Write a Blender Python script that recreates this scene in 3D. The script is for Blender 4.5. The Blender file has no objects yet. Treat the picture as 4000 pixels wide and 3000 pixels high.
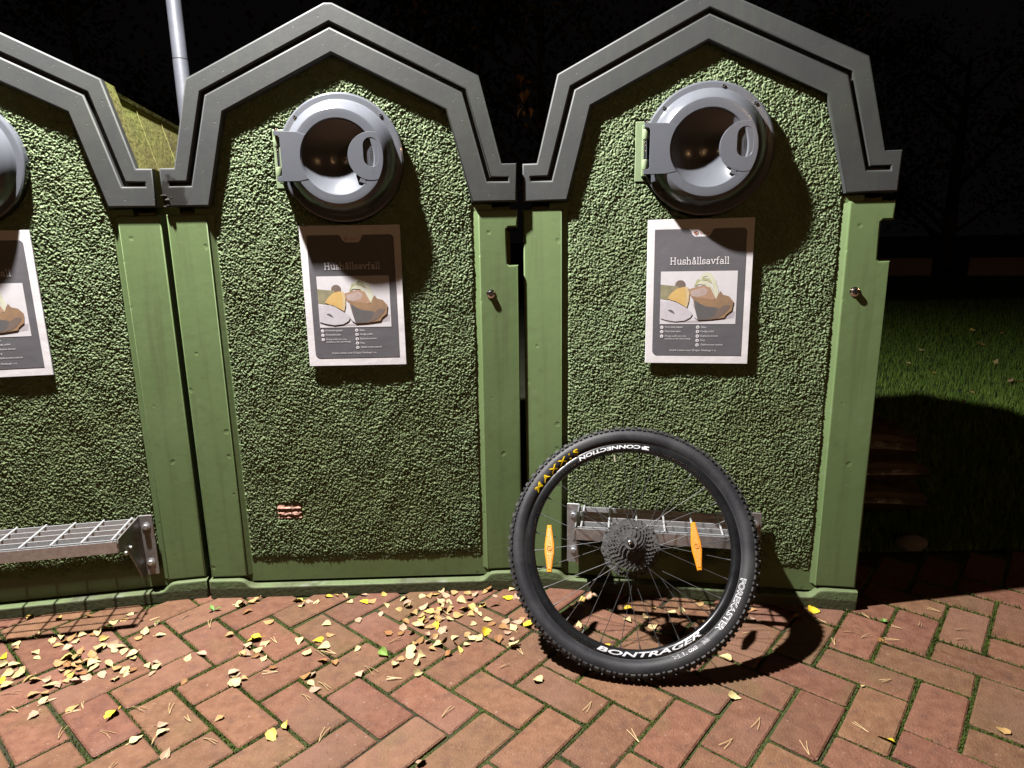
import bpy, bmesh, math, random
import numpy as np
from mathutils import Matrix, Vector
from mathutils.geometry import tessellate_polygon

rnd = random.Random(7)
npr = np.random.default_rng(11)
scene = bpy.context.scene
coll = scene.collection
PI = math.pi

# ---------------------------------------------------------------- camera
cam_d = bpy.data.cameras.new('camera')
cam_d.sensor_width = 36.0
cam_d.lens = 23.115
cam_d.clip_start = 0.05
cam_d.clip_end = 500
cam = bpy.data.objects.new('camera', cam_d)
coll.objects.link(cam)
cam.matrix_world = (Matrix.Translation((0, 0, 1.226)) @ Matrix.Rotation(PI / 2 - 0.2171, 4, 'X')
                    @ Matrix.Rotation(-0.0171, 4, 'Z'))
scene.camera = cam

# ---------------------------------------------------------------- night sky, lamps, exposure
world = bpy.data.worlds.new('World')
scene.world = world
world.use_nodes = True
bg = world.node_tree.nodes['Background']
bg.inputs['Color'].default_value = (0.020, 0.016, 0.016, 1)
bg.inputs['Strength'].default_value = 0.10


def lamp(name, loc, power, colour, radius):
    d = bpy.data.lights.new(name, 'POINT')
    d.energy = power
    d.color = colour
    d.shadow_soft_size = radius
    o = bpy.data.objects.new(name, d)
    o.location = loc
    coll.objects.link(o)
    return o


# the street lamp right above the bins: a downward luminaire with a soft cut-off
sd = bpy.data.lights.new('street_lamp_light', 'SPOT')
sd.energy = 1750
sd.color = (1.0, 0.965, 0.93)
sd.shadow_soft_size = 0.045
sd.spot_size = math.radians(158)
sd.spot_blend = 0.55
so = bpy.data.objects.new('street_lamp_light', sd)
so.location = (-1.24, 1.60, 3.50)
coll.objects.link(so)
lamp('far_lamp_light', (8.0, -7.0, 4.4), 200, (1.0, 0.56, 0.27), 0.16)             # the warm lamps mirrored in the hatches
lamp('far_lamp_light', (1.5, -13.0, 4.6), 270, (1.0, 0.56, 0.27), 0.18)
lamp('far_lamp_light', (-6.0, -12.0, 4.6), 155, (1.0, 0.56, 0.27), 0.18)

scene.view_settings.view_transform = 'Standard'
scene.view_settings.look = 'None'
scene.view_settings.gamma = 1
scene.view_settings.exposure = 0
scene.cycles.use_denoising = True
scene.cycles.max_bounces = 6
scene.cycles.diffuse_bounces = 0
scene.cycles.sample_clamp_indirect = 4.0

# ---------------------------------------------------------------- materials


def nodes_of(name):
    m = bpy.data.materials.new(name)
    m.use_nodes = True
    nt = m.node_tree
    return m, nt, nt.nodes['Principled BSDF']


def mat(name, c1, c2=None, rough=0.6, scale=8.0, spec=0.5, bump=0.0, bscale=60.0, pits=0.0, pscale=70.0,
        metal=0.0, per_object=0.0, coat=0.0, stains=(), c_detail=6.0, trans=0.0, contrast=(0.35, 0.65), rough_var=0.0,
        coords='Object'):
    """Principled material: two colours mixed by noise, optional stains, pits and bump."""
    m, nt, p = nodes_of(name)
    N, L = nt.nodes, nt.links
    c2 = c2 or c1
    tc = N.new('ShaderNodeTexCoord')
    vec = tc.outputs['Object']
    if coords == 'World':
        g = N.new('ShaderNodeNewGeometry')
        vec = g.outputs['Position']
    if per_object:
        oi = N.new('ShaderNodeObjectInfo')
        mul = N.new('ShaderNodeVectorMath'); mul.operation = 'SCALE'
        comb = N.new('ShaderNodeCombineXYZ')
        L.new(oi.outputs['Random'], comb.inputs[0]); L.new(oi.outputs['Random'], comb.inputs[1])
        L.new(comb.outputs[0], mul.inputs[0]); mul.inputs['Scale'].default_value = 57.0
        add = N.new('ShaderNodeVectorMath'); add.operation = 'ADD'
        L.new(vec, add.inputs[0]); L.new(mul.outputs[0], add.inputs[1])
        vec = add.outputs[0]
    noise = N.new('ShaderNodeTexNoise')
    noise.inputs['Scale'].default_value = scale
    noise.inputs['Detail'].default_value = c_detail
    noise.inputs['Roughness'].default_value = 0.62
    L.new(vec, noise.inputs['Vector'])
    ramp = N.new('ShaderNodeMapRange')
    ramp.inputs['From Min'].default_value, ramp.inputs['From Max'].default_value = contrast
    L.new(noise.outputs['Fac'], ramp.inputs['Value'])
    mix = N.new('ShaderNodeMix'); mix.data_type = 'RGBA'
    mix.inputs['A'].default_value = (*c1, 1); mix.inputs['B'].default_value = (*c2, 1)
    L.new(ramp.outputs['Result'], mix.inputs['Factor'])
    col = mix.outputs['Result']
    if per_object:
        hsv = N.new('ShaderNodeHueSaturation')
        mr = N.new('ShaderNodeMapRange')
        mr.inputs['To Min'].default_value = 1 - per_object; mr.inputs['To Max'].default_value = 1 + per_object
        L.new(oi.outputs['Random'], mr.inputs['Value']); L.new(mr.outputs['Result'], hsv.inputs['Value'])
        wn = N.new('ShaderNodeTexWhiteNoise'); wn.noise_dimensions = '1D'
        L.new(oi.outputs['Random'], wn.inputs['W'])
        mh = N.new('ShaderNodeMapRange'); mh.inputs['To Min'].default_value = 0.492; mh.inputs['To Max'].default_value = 0.512
        L.new(wn.outputs['Value'], mh.inputs['Value']); L.new(mh.outputs['Result'], hsv.inputs['Hue'])
        L.new(col, hsv.inputs['Color']); col = hsv.outputs['Color']
    for st in stains:   # (colour, noise scale, low, high, strength, [centre, radius])
        sc_, nsc, lo, hi, stren = st[:5]
        n2 = N.new('ShaderNodeTexNoise'); n2.inputs['Scale'].default_value = abs(nsc); n2.inputs['Detail'].default_value = 5
        if nsc < 0:        # streaks running down
            mp = N.new('ShaderNodeMapping'); mp.inputs['Scale'].default_value = (1, 1, 0.05)
            L.new(vec, mp.inputs['Vector']); L.new(mp.outputs[0], n2.inputs['Vector'])
        else: L.new(vec, n2.inputs['Vector'])
        val = n2.outputs['Fac']
        if len(st) > 5 and st[5] is None:      # a band between two heights
            sx = N.new('ShaderNodeSeparateXYZ'); L.new(tc.outputs['Object'], sx.inputs[0])
            md = N.new('ShaderNodeMapRange'); md.inputs['From Min'].default_value, md.inputs['From Max'].default_value = st[6]
            md.inputs['To Min'].default_value = 0.5; md.inputs['To Max'].default_value = -0.5
            L.new(sx.outputs[2], md.inputs['Value'])
            ad = N.new('ShaderNodeMath'); ad.operation = 'ADD'
            L.new(val, ad.inputs[0]); L.new(md.outputs['Result'], ad.inputs[1]); val = ad.outputs[0]
        elif len(st) > 5:
            cen, rad = st[5], st[6]
            d = N.new('ShaderNodeVectorMath'); d.operation = 'DISTANCE'
            L.new(tc.outputs['Object'], d.inputs[0]); d.inputs[1].default_value = cen
            md = N.new('ShaderNodeMapRange'); md.inputs['From Min'].default_value = 0; md.inputs['From Max'].default_value = rad
            md.inputs['To Min'].default_value = 0.5; md.inputs['To Max'].default_value = -0.5
            L.new(d.outputs['Value'], md.inputs['Value'])
            ad = N.new('ShaderNodeMath'); ad.operation = 'ADD'
            L.new(val, ad.inputs[0]); L.new(md.outputs['Result'], ad.inputs[1]); val = ad.outputs[0]
        r2 = N.new('ShaderNodeMapRange'); r2.inputs['From Min'].default_value = lo; r2.inputs['From Max'].default_value = hi
        r2.inputs['To Max'].default_value = stren
        L.new(val, r2.inputs['Value'])
        mx = N.new('ShaderNodeMix'); mx.data_type = 'RGBA'
        L.new(r2.outputs['Result'], mx.inputs['Factor']); L.new(col, mx.inputs['A']); mx.inputs['B'].default_value = (*sc_, 1)
        col = mx.outputs['Result']
    L.new(col, p.inputs['Base Color'])
    p.inputs['Roughness'].default_value = rough
    if rough_var:
        rr = N.new('ShaderNodeMapRange'); rr.inputs['To Min'].default_value = max(0.02, rough - rough_var)
        rr.inputs['To Max'].default_value = min(1, rough + rough_var)
        L.new(noise.outputs['Fac'], rr.inputs['Value']); L.new(rr.outputs['Result'], p.inputs['Roughness'])
    p.inputs['Specular IOR Level'].default_value = spec
    p.inputs['Metallic'].default_value = metal
    p.inputs['Coat Weight'].default_value = coat
    if trans:
        p.inputs['Transmission Weight'].default_value = trans
    height = None
    if bump:
        nb = N.new('ShaderNodeTexNoise'); nb.inputs['Scale'].default_value = bscale; nb.inputs['Detail'].default_value = 7
        L.new(vec, nb.inputs['Vector']); height = nb.outputs['Fac']
        b = N.new('ShaderNodeBump'); b.inputs['Strength'].default_value = bump; b.inputs['Distance'].default_value = 0.01
        L.new(height, b.inputs['Height'])
        last = b
        if pits:
            vo = N.new('ShaderNodeTexVoronoi'); vo.inputs['Scale'].default_value = pscale
            wob = N.new('ShaderNodeVectorMath'); wob.operation = 'MULTIPLY_ADD'
            nw = N.new('ShaderNodeTexNoise'); nw.inputs['Scale'].default_value = pscale * 1.7
            L.new(vec, nw.inputs['Vector']); L.new(nw.outputs['Color'], wob.inputs[0])
            wob.inputs[1].default_value = (0.012, 0.012, 0.012); L.new(vec, wob.inputs[2])
            L.new(wob.outputs[0], vo.inputs['Vector'])
            # only a few cells carry a pit
            sel = N.new('ShaderNodeSeparateColor'); L.new(vo.outputs['Color'], sel.inputs[0])
            gt = N.new('ShaderNodeMath'); gt.operation = 'GREATER_THAN'; gt.inputs[1].default_value = 0.93
            L.new(sel.outputs[0], gt.inputs[0])
            pr = N.new('ShaderNodeMapRange'); pr.inputs['From Min'].default_value = 0.10; pr.inputs['From Max'].default_value = 0.28
            pr.inputs['To Min'].default_value = -1; pr.inputs['To Max'].default_value = 0
            L.new(vo.outputs['Distance'], pr.inputs['Value'])
            pm = N.new('ShaderNodeMath'); pm.operation = 'MULTIPLY'
            L.new(pr.outputs['Result'], pm.inputs[0]); L.new(gt.outputs[0], pm.inputs[1])
            b2 = N.new('ShaderNodeBump'); b2.inputs['Strength'].default_value = pits; b2.inputs['Distance'].default_value = 0.004
            L.new(pm.outputs[0], b2.inputs['Height']); L.new(b.outputs['Normal'], b2.inputs['Normal'])
            last = b2
        L.new(last.outputs['Normal'], p.inputs['Normal'])
    return m


SOOT = (0.006, 0.005, 0.004)
M = {}
M['frame_grey'] = mat('painted_concrete_grey', (0.034, 0.037, 0.038), (0.045, 0.048, 0.048), 0.6, 5, bump=0.045, bscale=40,
                      pits=0.35, pscale=120, stains=[((0.060, 0.068, 0.045), -30, 0.56, 0.78, 0.45), ((0.065, 0.075, 0.045), 3.5, 0.55, 0.75, 0.5)])
M['frame_burnt'] = mat('painted_concrete_scorched', (0.034, 0.037, 0.038), (0.045, 0.048, 0.048), 0.6, 5, bump=0.045, bscale=40,
                       pits=0.35, pscale=120, stains=[((0.060, 0.068, 0.045), -30, 0.56, 0.78, 0.45), ((0.065, 0.075, 0.045), 3.5, 0.55, 0.75, 0.5),
                                                    (SOOT, 38, 0.42, 0.55, 0.97, (-0.528, 0.0, 1.375), 0.10)])
M['green'] = mat('painted_green', (0.118, 0.176, 0.068), (0.138, 0.198, 0.082), 0.5, 4, bump=0.05, bscale=35, pits=0.25, pscale=30,
                 stains=[((0.080, 0.095, 0.042), -38, 0.55, 0.78, 0.5), ((0.10, 0.12, 0.05), 6, 0.62, 0.85, 0.5), ((0.085, 0.10, 0.045), 19, 0.60, 0.78, 0.45), ((0.17, 0.21, 0.125), 33, 0.66, 0.74, 0.4), ((0.100, 0.120, 0.042), 3, 0.3, 0.9, 0.6, (0.0, 0.0, 0.06), 0.75)])
M['plinth'] = mat('mossy_green_plinth_painted_shade', (0.105, 0.145, 0.060), (0.150, 0.190, 0.090), 0.7, 9, bump=0.22, bscale=60, pits=0.8, pscale=60,
                  stains=[((0.28, 0.30, 0.27), 12, 0.58, 0.70, 0.5), ((0.040, 0.042, 0.018), 14, 0.42, 0.62, 0.9, None, (0.0295, 0.0415)), ((0.055, 0.062, 0.025), 9, 0.45, 0.62, 0.6)])  # height band darkens the front face: dirt, with its grazing-light shade painted in
M['stone'] = mat('roughcast_green', (0.132, 0.190, 0.085), (0.190, 0.248, 0.126), 0.65, 55, spec=0.4, bump=0.25, bscale=260,
                 stains=[((0.11, 0.135, 0.05), 4, 0.5, 0.75, 0.65), ((0.13, 0.16, 0.06), 3, 0.3, 0.9, 0.6, (0.0, 0.0, 0.3), 1.0)])
M['body'] = mat('mossy_bin_side', (0.135, 0.120, 0.032), (0.175, 0.170, 0.040), 0.75, 6, bump=0.3, bscale=50,
                stains=[((0.19, 0.22, 0.04), 5, 0.5, 0.7, 0.8), ((0.07, 0.055, 0.025), 9, 0.55, 0.7, 0.7)])
M['hatch'] = mat('grey_plastic', (0.112, 0.120, 0.140), (0.124, 0.132, 0.152), 0.22, 3, spec=0.5, bump=0.01, bscale=30, coat=0.1,
                 rough_var=0.10, stains=[((0.085, 0.088, 0.092), -45, 0.58, 0.76, 0.35), ((0.10, 0.095, 0.085), 60, 0.62, 0.75, 0.3)])
M['hatch_dark'] = mat('grey_plastic_matt', (0.075, 0.08, 0.09), (0.085, 0.09, 0.10), 0.4, 30, bump=0.02, bscale=300)
M['black_hole'] = mat('black_rubber', (0.012, 0.012, 0.012), None, 0.7)
M['steel'] = mat('galvanised_steel', (0.40, 0.41, 0.43), (0.55, 0.56, 0.58), 0.42, 60, metal=0.75, bump=0.05, bscale=200, rough_var=0.15,
                 stains=[((0.16, 0.10, 0.06), 12, 0.60, 0.75, 0.55)])
M['steel_bright'] = mat('zinc_bars', (0.60, 0.61, 0.63), (0.72, 0.73, 0.75), 0.38, 60, metal=0.55, bump=0.05, bscale=200)
M['bracket'] = mat('stained_steel', (0.20, 0.19, 0.18), (0.30, 0.29, 0.28), 0.5, 25, metal=0.55, bump=0.08, bscale=150,
                   stains=[((0.20, 0.10, 0.05), 14, 0.56, 0.72, 0.7)])
M['chrome'] = mat('bright_steel', (0.62, 0.62, 0.62), None, 0.2, metal=1.0)
M['paper'] = mat('poster_paper', (0.74, 0.70, 0.72), (0.80, 0.76, 0.78), 0.38, 14, spec=0.5, bump=0.35, bscale=7, stains=[((0.42, 0.36, 0.28), 9, 0.66, 0.82, 0.5)])
M['poster_dark'] = mat('poster_print_dark', (0.125, 0.120, 0.132), (0.140, 0.135, 0.148), 0.36, 6, bump=0.3, bscale=7)
M['ink_white'] = mat('print_white', (0.74, 0.71, 0.74), None, 0.4)
M['ink_red'] = mat('print_red', (0.50, 0.13, 0.08), None, 0.4)
M['ink_grey'] = mat('print_grey', (0.34, 0.33, 0.36), None, 0.4)
FOOD = dict(back=((0.76, 0.73, 0.76), (0.70, 0.66, 0.70)), greens=((0.16, 0.15, 0.06), (0.33, 0.28, 0.14)), pit=((0.10, 0.055, 0.035), (0.16, 0.09, 0.06)),
            lemon=((0.62, 0.36, 0.06), (0.74, 0.48, 0.14)), rind=((0.70, 0.55, 0.30), (0.62, 0.44, 0.2)), crust=((0.38, 0.19, 0.09), (0.46, 0.26, 0.15)),
            crumb=((0.56, 0.44, 0.42), (0.44, 0.30, 0.26)), leek=((0.62, 0.62, 0.42), (0.72, 0.72, 0.58)), leekgreen=((0.36, 0.38, 0.14), (0.5, 0.5, 0.26)),
            towel=((0.66, 0.62, 0.68), (0.56, 0.50, 0.56)), filter=((0.34, 0.17, 0.05), (0.22, 0.11, 0.045)), grounds=((0.045, 0.04, 0.043), (0.07, 0.06, 0.06)),
            shade=((0.42, 0.36, 0.40), (0.52, 0.46, 0.50)))
for k_, (a_, b_) in FOOD.items():
    fade = lambda c: tuple(0.80 * v + 0.20 * 0.42 for v in c)
    M['f_' + k_] = mat('food_print_' + k_, fade(a_), fade(b_), 0.38, 38, contrast=(0.3, 0.7))
M['brickred'] = mat('bare_brick_patch', (0.40, 0.20, 0.14), (0.55, 0.34, 0.27), 0.85, 40, bump=0.5, bscale=120)
M['soot'] = mat('soot', SOOT, (0.03, 0.025, 0.02), 0.9, 40, bump=0.6, bscale=100)
M['paver'] = mat('red_concrete_paver', (0.138, 0.060, 0.034), (0.198, 0.094, 0.055), 0.75, 30, spec=0.3, bump=0.5, bscale=190, pits=0.6, pscale=120,
                 per_object=0.11, coords='World',
                 stains=[((0.095, 0.070, 0.036), 1.6, 0.52, 0.70, 0.45), ((0.30, 0.20, 0.16), 70, 0.66, 0.74, 0.7), ((0.09, 0.045, 0.035), 22, 0.56, 0.72, 0.55),
                         ((0.20, 0.105, 0.075), 2.3, 0.50, 0.66, 0.5), ((0.26, 0.19, 0.15), 180, 0.64, 0.72, 0.6), ((0.10, 0.095, 0.030), 5, 0.60, 0.75, 0.4)])
M['bed'] = mat('joint_soil', (0.030, 0.026, 0.014), (0.050, 0.042, 0.020), 0.95, 60, bump=1.0, bscale=300, coords='World',
               stains=[((0.062, 0.090, 0.014), 3.0, 0.40, 0.55, 0.85), ((0.035, 0.045, 0.010), 90, 0.5, 0.65, 0.7)])
M['moss'] = mat('moss_green', (0.036, 0.055, 0.009), (0.078, 0.112, 0.017), 0.85, 12, coords='World', spec=0.2)
M['soil'] = mat('lawn_ground', (0.014, 0.020, 0.006), (0.028, 0.034, 0.012), 0.95, 3, bump=0.8, bscale=40, coords='World')
M['grass'] = mat('grass_blades', (0.058, 0.118, 0.014), (0.110, 0.170, 0.026), 0.7, 4, coords='World', spec=0.2)
M['tyre'] = mat('tyre_rubber', (0.015, 0.015, 0.018), (0.023, 0.023, 0.027), 0.52, 9, spec=0.3, bump=0.06, bscale=220, rough_var=0.12,
                stains=[((0.050, 0.049, 0.050), 9, 0.46, 0.74, 0.65), ((0.036, 0.035, 0.036), 30, 0.55, 0.80, 0.5), ((0.04, 0.038, 0.036), 120, 0.62, 0.74, 0.5)])
M['knob'] = mat('tread_rubber', (0.014, 0.014, 0.016), (0.034, 0.033, 0.032), 0.6, 30, bump=0.1, bscale=200)
M['rim'] = mat('rim_black', (0.006, 0.006, 0.007), (0.010, 0.010, 0.011), 0.25, 20, spec=0.5, rough_var=0.1)
M['spoke'] = mat('spoke_black_steel', (0.030, 0.030, 0.032), (0.055, 0.055, 0.055), 0.5, 60, metal=0.2)
M['cassette'] = mat('sprocket_steel', (0.12, 0.118, 0.118), (0.24, 0.235, 0.235), 0.36, 60, metal=0.85, stains=[((0.05, 0.045, 0.04), 70, 0.55, 0.7, 0.7)])
M['hub'] = mat('hub_black', (0.02, 0.02, 0.022), None, 0.4)
M['amber'] = mat('amber_reflector', (0.72, 0.24, 0.012), (0.84, 0.33, 0.02), 0.22, 60, spec=0.6, bump=0.25, bscale=420, coat=0.3)
M['amber_dark'] = mat('amber_core', (0.58, 0.20, 0.02), (0.70, 0.30, 0.05), 0.3, 200, bump=0.3, bscale=600)
M['yellow_ink'] = mat('tyre_print_yellow', (0.80, 0.56, 0.01), (0.72, 0.48, 0.01), 0.5, 40)
M['white_ink'] = mat('rim_print_white', (0.60, 0.60, 0.62), (0.46, 0.46, 0.48), 0.45, 60)
M['brass'] = mat('valve_metal', (0.55, 0.50, 0.40), None, 0.35, metal=0.8)
LEAFC = dict(y=((0.60, 0.44, 0.11), (0.52, 0.36, 0.10)), Y=((0.72, 0.50, 0.03), (0.66, 0.42, 0.03)), p=((0.60, 0.48, 0.24), (0.50, 0.37, 0.17)),
             t=((0.46, 0.29, 0.12), (0.36, 0.20, 0.08)), b=((0.22, 0.10, 0.035), (0.34, 0.18, 0.07)), k=((0.48, 0.32, 0.22), (0.38, 0.24, 0.15)),
             g=((0.16, 0.30, 0.05), (0.22, 0.34, 0.08)))
for k_, (a_, b_) in LEAFC.items():
    M['leaf_' + k_] = mat('dry_leaf_' + k_, a_, b_, 0.6, 70, spec=0.3, bump=0.12, bscale=160, per_object=0.16)
M['needle'] = mat('pine_needle', (0.40, 0.26, 0.12), (0.50, 0.36, 0.18), 0.6, 20, coords='World')
M['weed'] = mat('weed_leaf', (0.10, 0.24, 0.035), (0.15, 0.30, 0.06), 0.45, 40)
M['pole'] = mat('lamp_pole_grey', (0.075, 0.080, 0.098), (0.095, 0.10, 0.118), 0.5, 12, metal=0.2, bump=0.05, bscale=60)
M['bark'] = mat('dark_bark', (0.030, 0.022, 0.015), (0.055, 0.042, 0.03), 0.9, 12, bump=1.0, bscale=30)
M['foliage'] = mat('night_foliage', (0.018, 0.024, 0.008), (0.045, 0.045, 0.016), 0.6, 3, coords='World', spec=0.25)
M['autumn'] = mat('autumn_foliage', (0.20, 0.10, 0.02), (0.30, 0.20, 0.05), 0.6, 5, coords='World')
M['sack'] = mat('sack_plastic', (0.045, 0.030, 0.018), (0.07, 0.048, 0.03), 0.32, 6, spec=0.4, bump=0.5, bscale=22)
M['sack_band'] = mat('sack_print_band', (0.11, 0.075, 0.042), (0.085, 0.06, 0.035), 0.45, 10, bump=0.3, bscale=22)
M['concrete'] = mat('low_wall_concrete', (0.22, 0.17, 0.15), (0.28, 0.22, 0.19), 0.85, 3, bump=0.3, bscale=20)
M['rock'] = mat('grey_stone', (0.12, 0.11, 0.10), (0.18, 0.165, 0.15), 0.85, 14, bump=0.5, bscale=60)

# ---------------------------------------------------------------- mesh helpers


def offset_loop(poly, d):
    """move every edge of a closed 2-D loop to its left by d (miter joins)"""
    n = len(poly); out = []
    for i in range(n):
        p0 = Vector(poly[i - 1]); p1 = Vector(poly[i]); p2 = Vector(poly[(i + 1) % n])
        e1 = (p1 - p0).normalized(); e2 = (p2 - p1).normalized()
        n1 = Vector((-e1.y, e1.x)); n2 = Vector((-e2.y, e2.x))
        b = n1 + n2
        den = 1 + n1.dot(n2)
        if den < 0.2: den = 0.2
        out.append(tuple(p1 + b * (d / den)))
    return out


class MB:
    def __init__(s): s.v = []; s.f = []; s.mi = []; s.m = 0

    def add(s, verts, faces):
        o = len(s.v); s.v += [tuple(x) for x in verts]
        for f in faces: s.f.append(tuple(i + o for i in f)); s.mi.append(s.m)

    def box(s, x0, x1, y0, y1, z0, z1, T=None):
        v = [(x, y, z) for z in (z0, z1) for y in (y0, y1) for x in (x0, x1)]
        if T is not None: v = [tuple(T @ Vector(q)) for q in v]
        s.add(v, [(0, 2, 3, 1), (4, 5, 7, 6), (0, 1, 5, 4), (2, 6, 7, 3), (0, 4, 6, 2), (1, 3, 7, 5)])

    def slab(s, loops, y0, y1, bevel=0.0, segs=2, back=True, T=None):
        """2-D loops in (x,z): first counter-clockwise outline, then clockwise holes; front at y0, back at y1"""
        V = []; F = []; front = []; fidx = []; bidx = []
        for lp in loops:
            n = len(lp)

            def strip(rings):
                base = len(V)
                for pts, y in rings: V.extend((p[0], y, p[1]) for p in pts)
                for r in range(len(rings) - 1):
                    for i in range(n):
                        j = (i + 1) % n; a = base + r * n; b = a + n
                        F.append((a + i, b + i, b + j, a + j))
            rings = [(list(lp), y0)]
            if bevel > 0:
                rings = []
                for k in range(segs + 1):
                    a = (PI / 2) * k / segs
                    rings.append((offset_loop(lp, bevel * (1 - math.sin(a))), y0 + bevel * (1 - math.cos(a))))
                strip(rings)
            strip([(list(lp), rings[-1][1]), (list(lp), y1)])
            for lst, (pts, y) in ((fidx, rings[0]), (bidx, (list(lp), y1))):
                lst.extend(range(len(V), len(V) + n)); V.extend((p[0], y, p[1]) for p in pts)
            front.append([Vector((p[0], p[1], 0)) for p in rings[0][0]])
        for t in tessellate_polygon(front):
            a, b, c = t; pa, pb, pc = [Vector(V[fidx[q]]) for q in t]
            nrm = (pb - pa).cross(pc - pa)
            if nrm.y > 0: a, b, c = a, c, b
            F.append((fidx[a], fidx[b], fidx[c]))
            if back: F.append((bidx[a], bidx[c], bidx[b]))
        if T is not None: V = [tuple(T @ Vector(q)) for q in V]
        s.add(V, F)

    def sheet(s, loop, y):
        pts = [Vector((p[0], p[1], 0)) for p in loop]
        F = []
        for t in tessellate_polygon([pts]):
            a, b, c = t
            if (pts[b] - pts[a]).cross(pts[c] - pts[a]).z < 0: a, b, c = a, c, b
            F.append((a, b, c))
        s.add([(p[0], y, p[1]) for p in loop], F)

    def lathe(s, prof, n=48, axis='z', closed=False, T=None, a0=0.0, a1=2 * PI):
        """profile of (radius, height) turned about an axis"""
        V = []; F = []; m = len(prof); full = abs(a1 - a0 - 2 * PI) < 1e-6
        steps = n if full else n + 1
        for i in range(steps):
            a = a0 + (a1 - a0) * i / n; c, q = math.cos(a), math.sin(a)
            for r, h in prof:
                V.append((r * c, r * q, h) if axis == 'z' else ((r * c, h, r * q) if axis == 'y' else (h, r * c, r * q)))
        for i in range(n):
            j = (i + 1) % steps
            for k in range(m if closed else m - 1):
                l = (k + 1) % m
                F.append((i * m + k, j * m + k, j * m + l, i * m + l))
        if T is not None: V = [tuple(T @ Vector(q)) for q in V]
        s.add(V, F)

    def tube(s, pts, rad, n=8, cap=True):
        pts = [Vector(p) for p in pts]; V = []; F = []
        rads = rad if isinstance(rad, (list, tuple)) else [rad] * len(pts)
        up = None
        for i, p in enumerate(pts):
            d = (pts[min(i + 1, len(pts) - 1)] - pts[max(i - 1, 0)]).normalized()
            if up is None or abs(up.dot(d)) > 0.95: up = d.orthogonal().normalized()
            u = (up - d * up.dot(d)).normalized(); w = d.cross(u); up = u
            for k in range(n):
                a = 2 * PI * k / n
                V.append(tuple(p + (u * math.cos(a) + w * math.sin(a)) * rads[i]))
        for i in range(len(pts) - 1):
            for k in range(n):
                l = (k + 1) % n
                F.append((i * n + k, i * n + l, (i + 1) * n + l, (i + 1) * n + k))
        if cap: F.append(tuple(range(n))[::-1]); F.append(tuple((len(pts) - 1) * n + k for k in range(n)))
        s.add(V, F)

    def mesh(s, name, mats, smooth=True, angle=35):
        me = bpy.data.meshes.new(name)
        me.from_pydata(s.v, [], s.f)
        for m_ in (mats if isinstance(mats, (list, tuple)) else [mats]): me.materials.append(M[m_])
        if any(s.mi): me.polygons.foreach_set('material_index', s.mi)
        bm = bmesh.new(); bm.from_mesh(me); bmesh.ops.recalc_face_normals(bm, faces=bm.faces) if s.recalc else None
        bm.to_mesh(me); bm.free()
        if smooth:
            me.polygons.foreach_set('use_smooth', [True] * len(me.polygons))
            try: me.set_sharp_from_angle(angle=math.radians(angle))
            except Exception: pass
        me.update()
        return me
    recalc = False


def put(name, me, parent=None, T=None):
    o = bpy.data.objects.new(name, me)
    coll.objects.link(o)
    if parent is not None: o.parent = parent
    if T is not None: o.matrix_local = T
    return o


def empty(name, T):
    o = bpy.data.objects.new(name, None)
    coll.objects.link(o); o.empty_display_size = 0.1
    o.matrix_world = T
    return o


def tag(o, label, cat, group=None):
    o['label'] = label; o['category'] = cat
    if group: o['group'] = group
    return o


CACHE = {}


def cached(key, fn):
    if key not in CACHE: CACHE[key] = fn()
    return CACHE[key]


def circle(cx, cz, r, n=32, cw=False, a0=0.0):
    p = [(cx + r * math.cos(a0 + 2 * PI * i / n), cz + r * math.sin(a0 + 2 * PI * i / n)) for i in range(n)]
    return p[::-1] if cw else p


def capsule(cx, cz, hw, hh, n=8, cw=False):
    p = [(cx + hw * math.cos(PI * i / n), cz + hh - hw + hw * math.sin(PI * i / n)) for i in range(n + 1)]
    p += [(cx + hw * math.cos(PI + PI * i / n), cz - hh + hw + hw * math.sin(PI + PI * i / n)) for i in range(n + 1)]
    return p[::-1] if cw else p


def text_geo(body, offset=0.0, shear=0.0, spacing=1.0):
    """flat lettering as triangles, normalised to x 0..1 and y 0..1"""
    cu = bpy.data.curves.new('lettering', 'FONT')
    cu.body = body; cu.offset = offset; cu.shear = shear; cu.space_character = spacing; cu.resolution_u = 3
    ob = bpy.data.objects.new('lettering', cu); coll.objects.link(ob)
    bpy.context.view_layer.update()
    dg = bpy.context.evaluated_depsgraph_get()
    me = bpy.data.meshes.new_from_object(ob.evaluated_get(dg))
    V = np.array([v.co[:2] for v in me.vertices]); F = [tuple(p.vertices) for p in me.polygons]
    bpy.data.objects.remove(ob); bpy.data.curves.remove(cu); bpy.data.meshes.remove(me)
    lo = V.min(0); hi = V.max(0)
    return (V - lo) / (hi - lo), F, (hi - lo)[0] / (hi - lo)[1]

# ---------------------------------------------------------------- the ground
LAT_O = (-0.5356, 1.5863); LAT_A = (0.09384, -0.08100); LAT_B = (0.08100, 0.09384)
UNIT = math.hypot(*LAT_A); LAT_ANG = math.atan2(LAT_A[1], LAT_A[0])
BINS = [(-1.6381, 2.0257, 0.1824), (-0.5244, 2.1323, 0.0263), (0.5849, 2.0670, -0.1755)]


def lat(i, j): return (LAT_O[0] + i * LAT_A[0] + j * LAT_B[0], LAT_O[1] + i * LAT_A[1] + j * LAT_B[1])


def behind_front(x, y):
    """how far a ground point lies behind the fronts of the bins"""
    best = -9
    for bx, by, t in BINS:
        lx = (x - bx) * math.cos(t) + (y - by) * math.sin(t); ly = -(x - bx) * math.sin(t) + (y - by) * math.cos(t)
        if abs(lx) < 0.60: best = max(best, ly)
    return best


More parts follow.
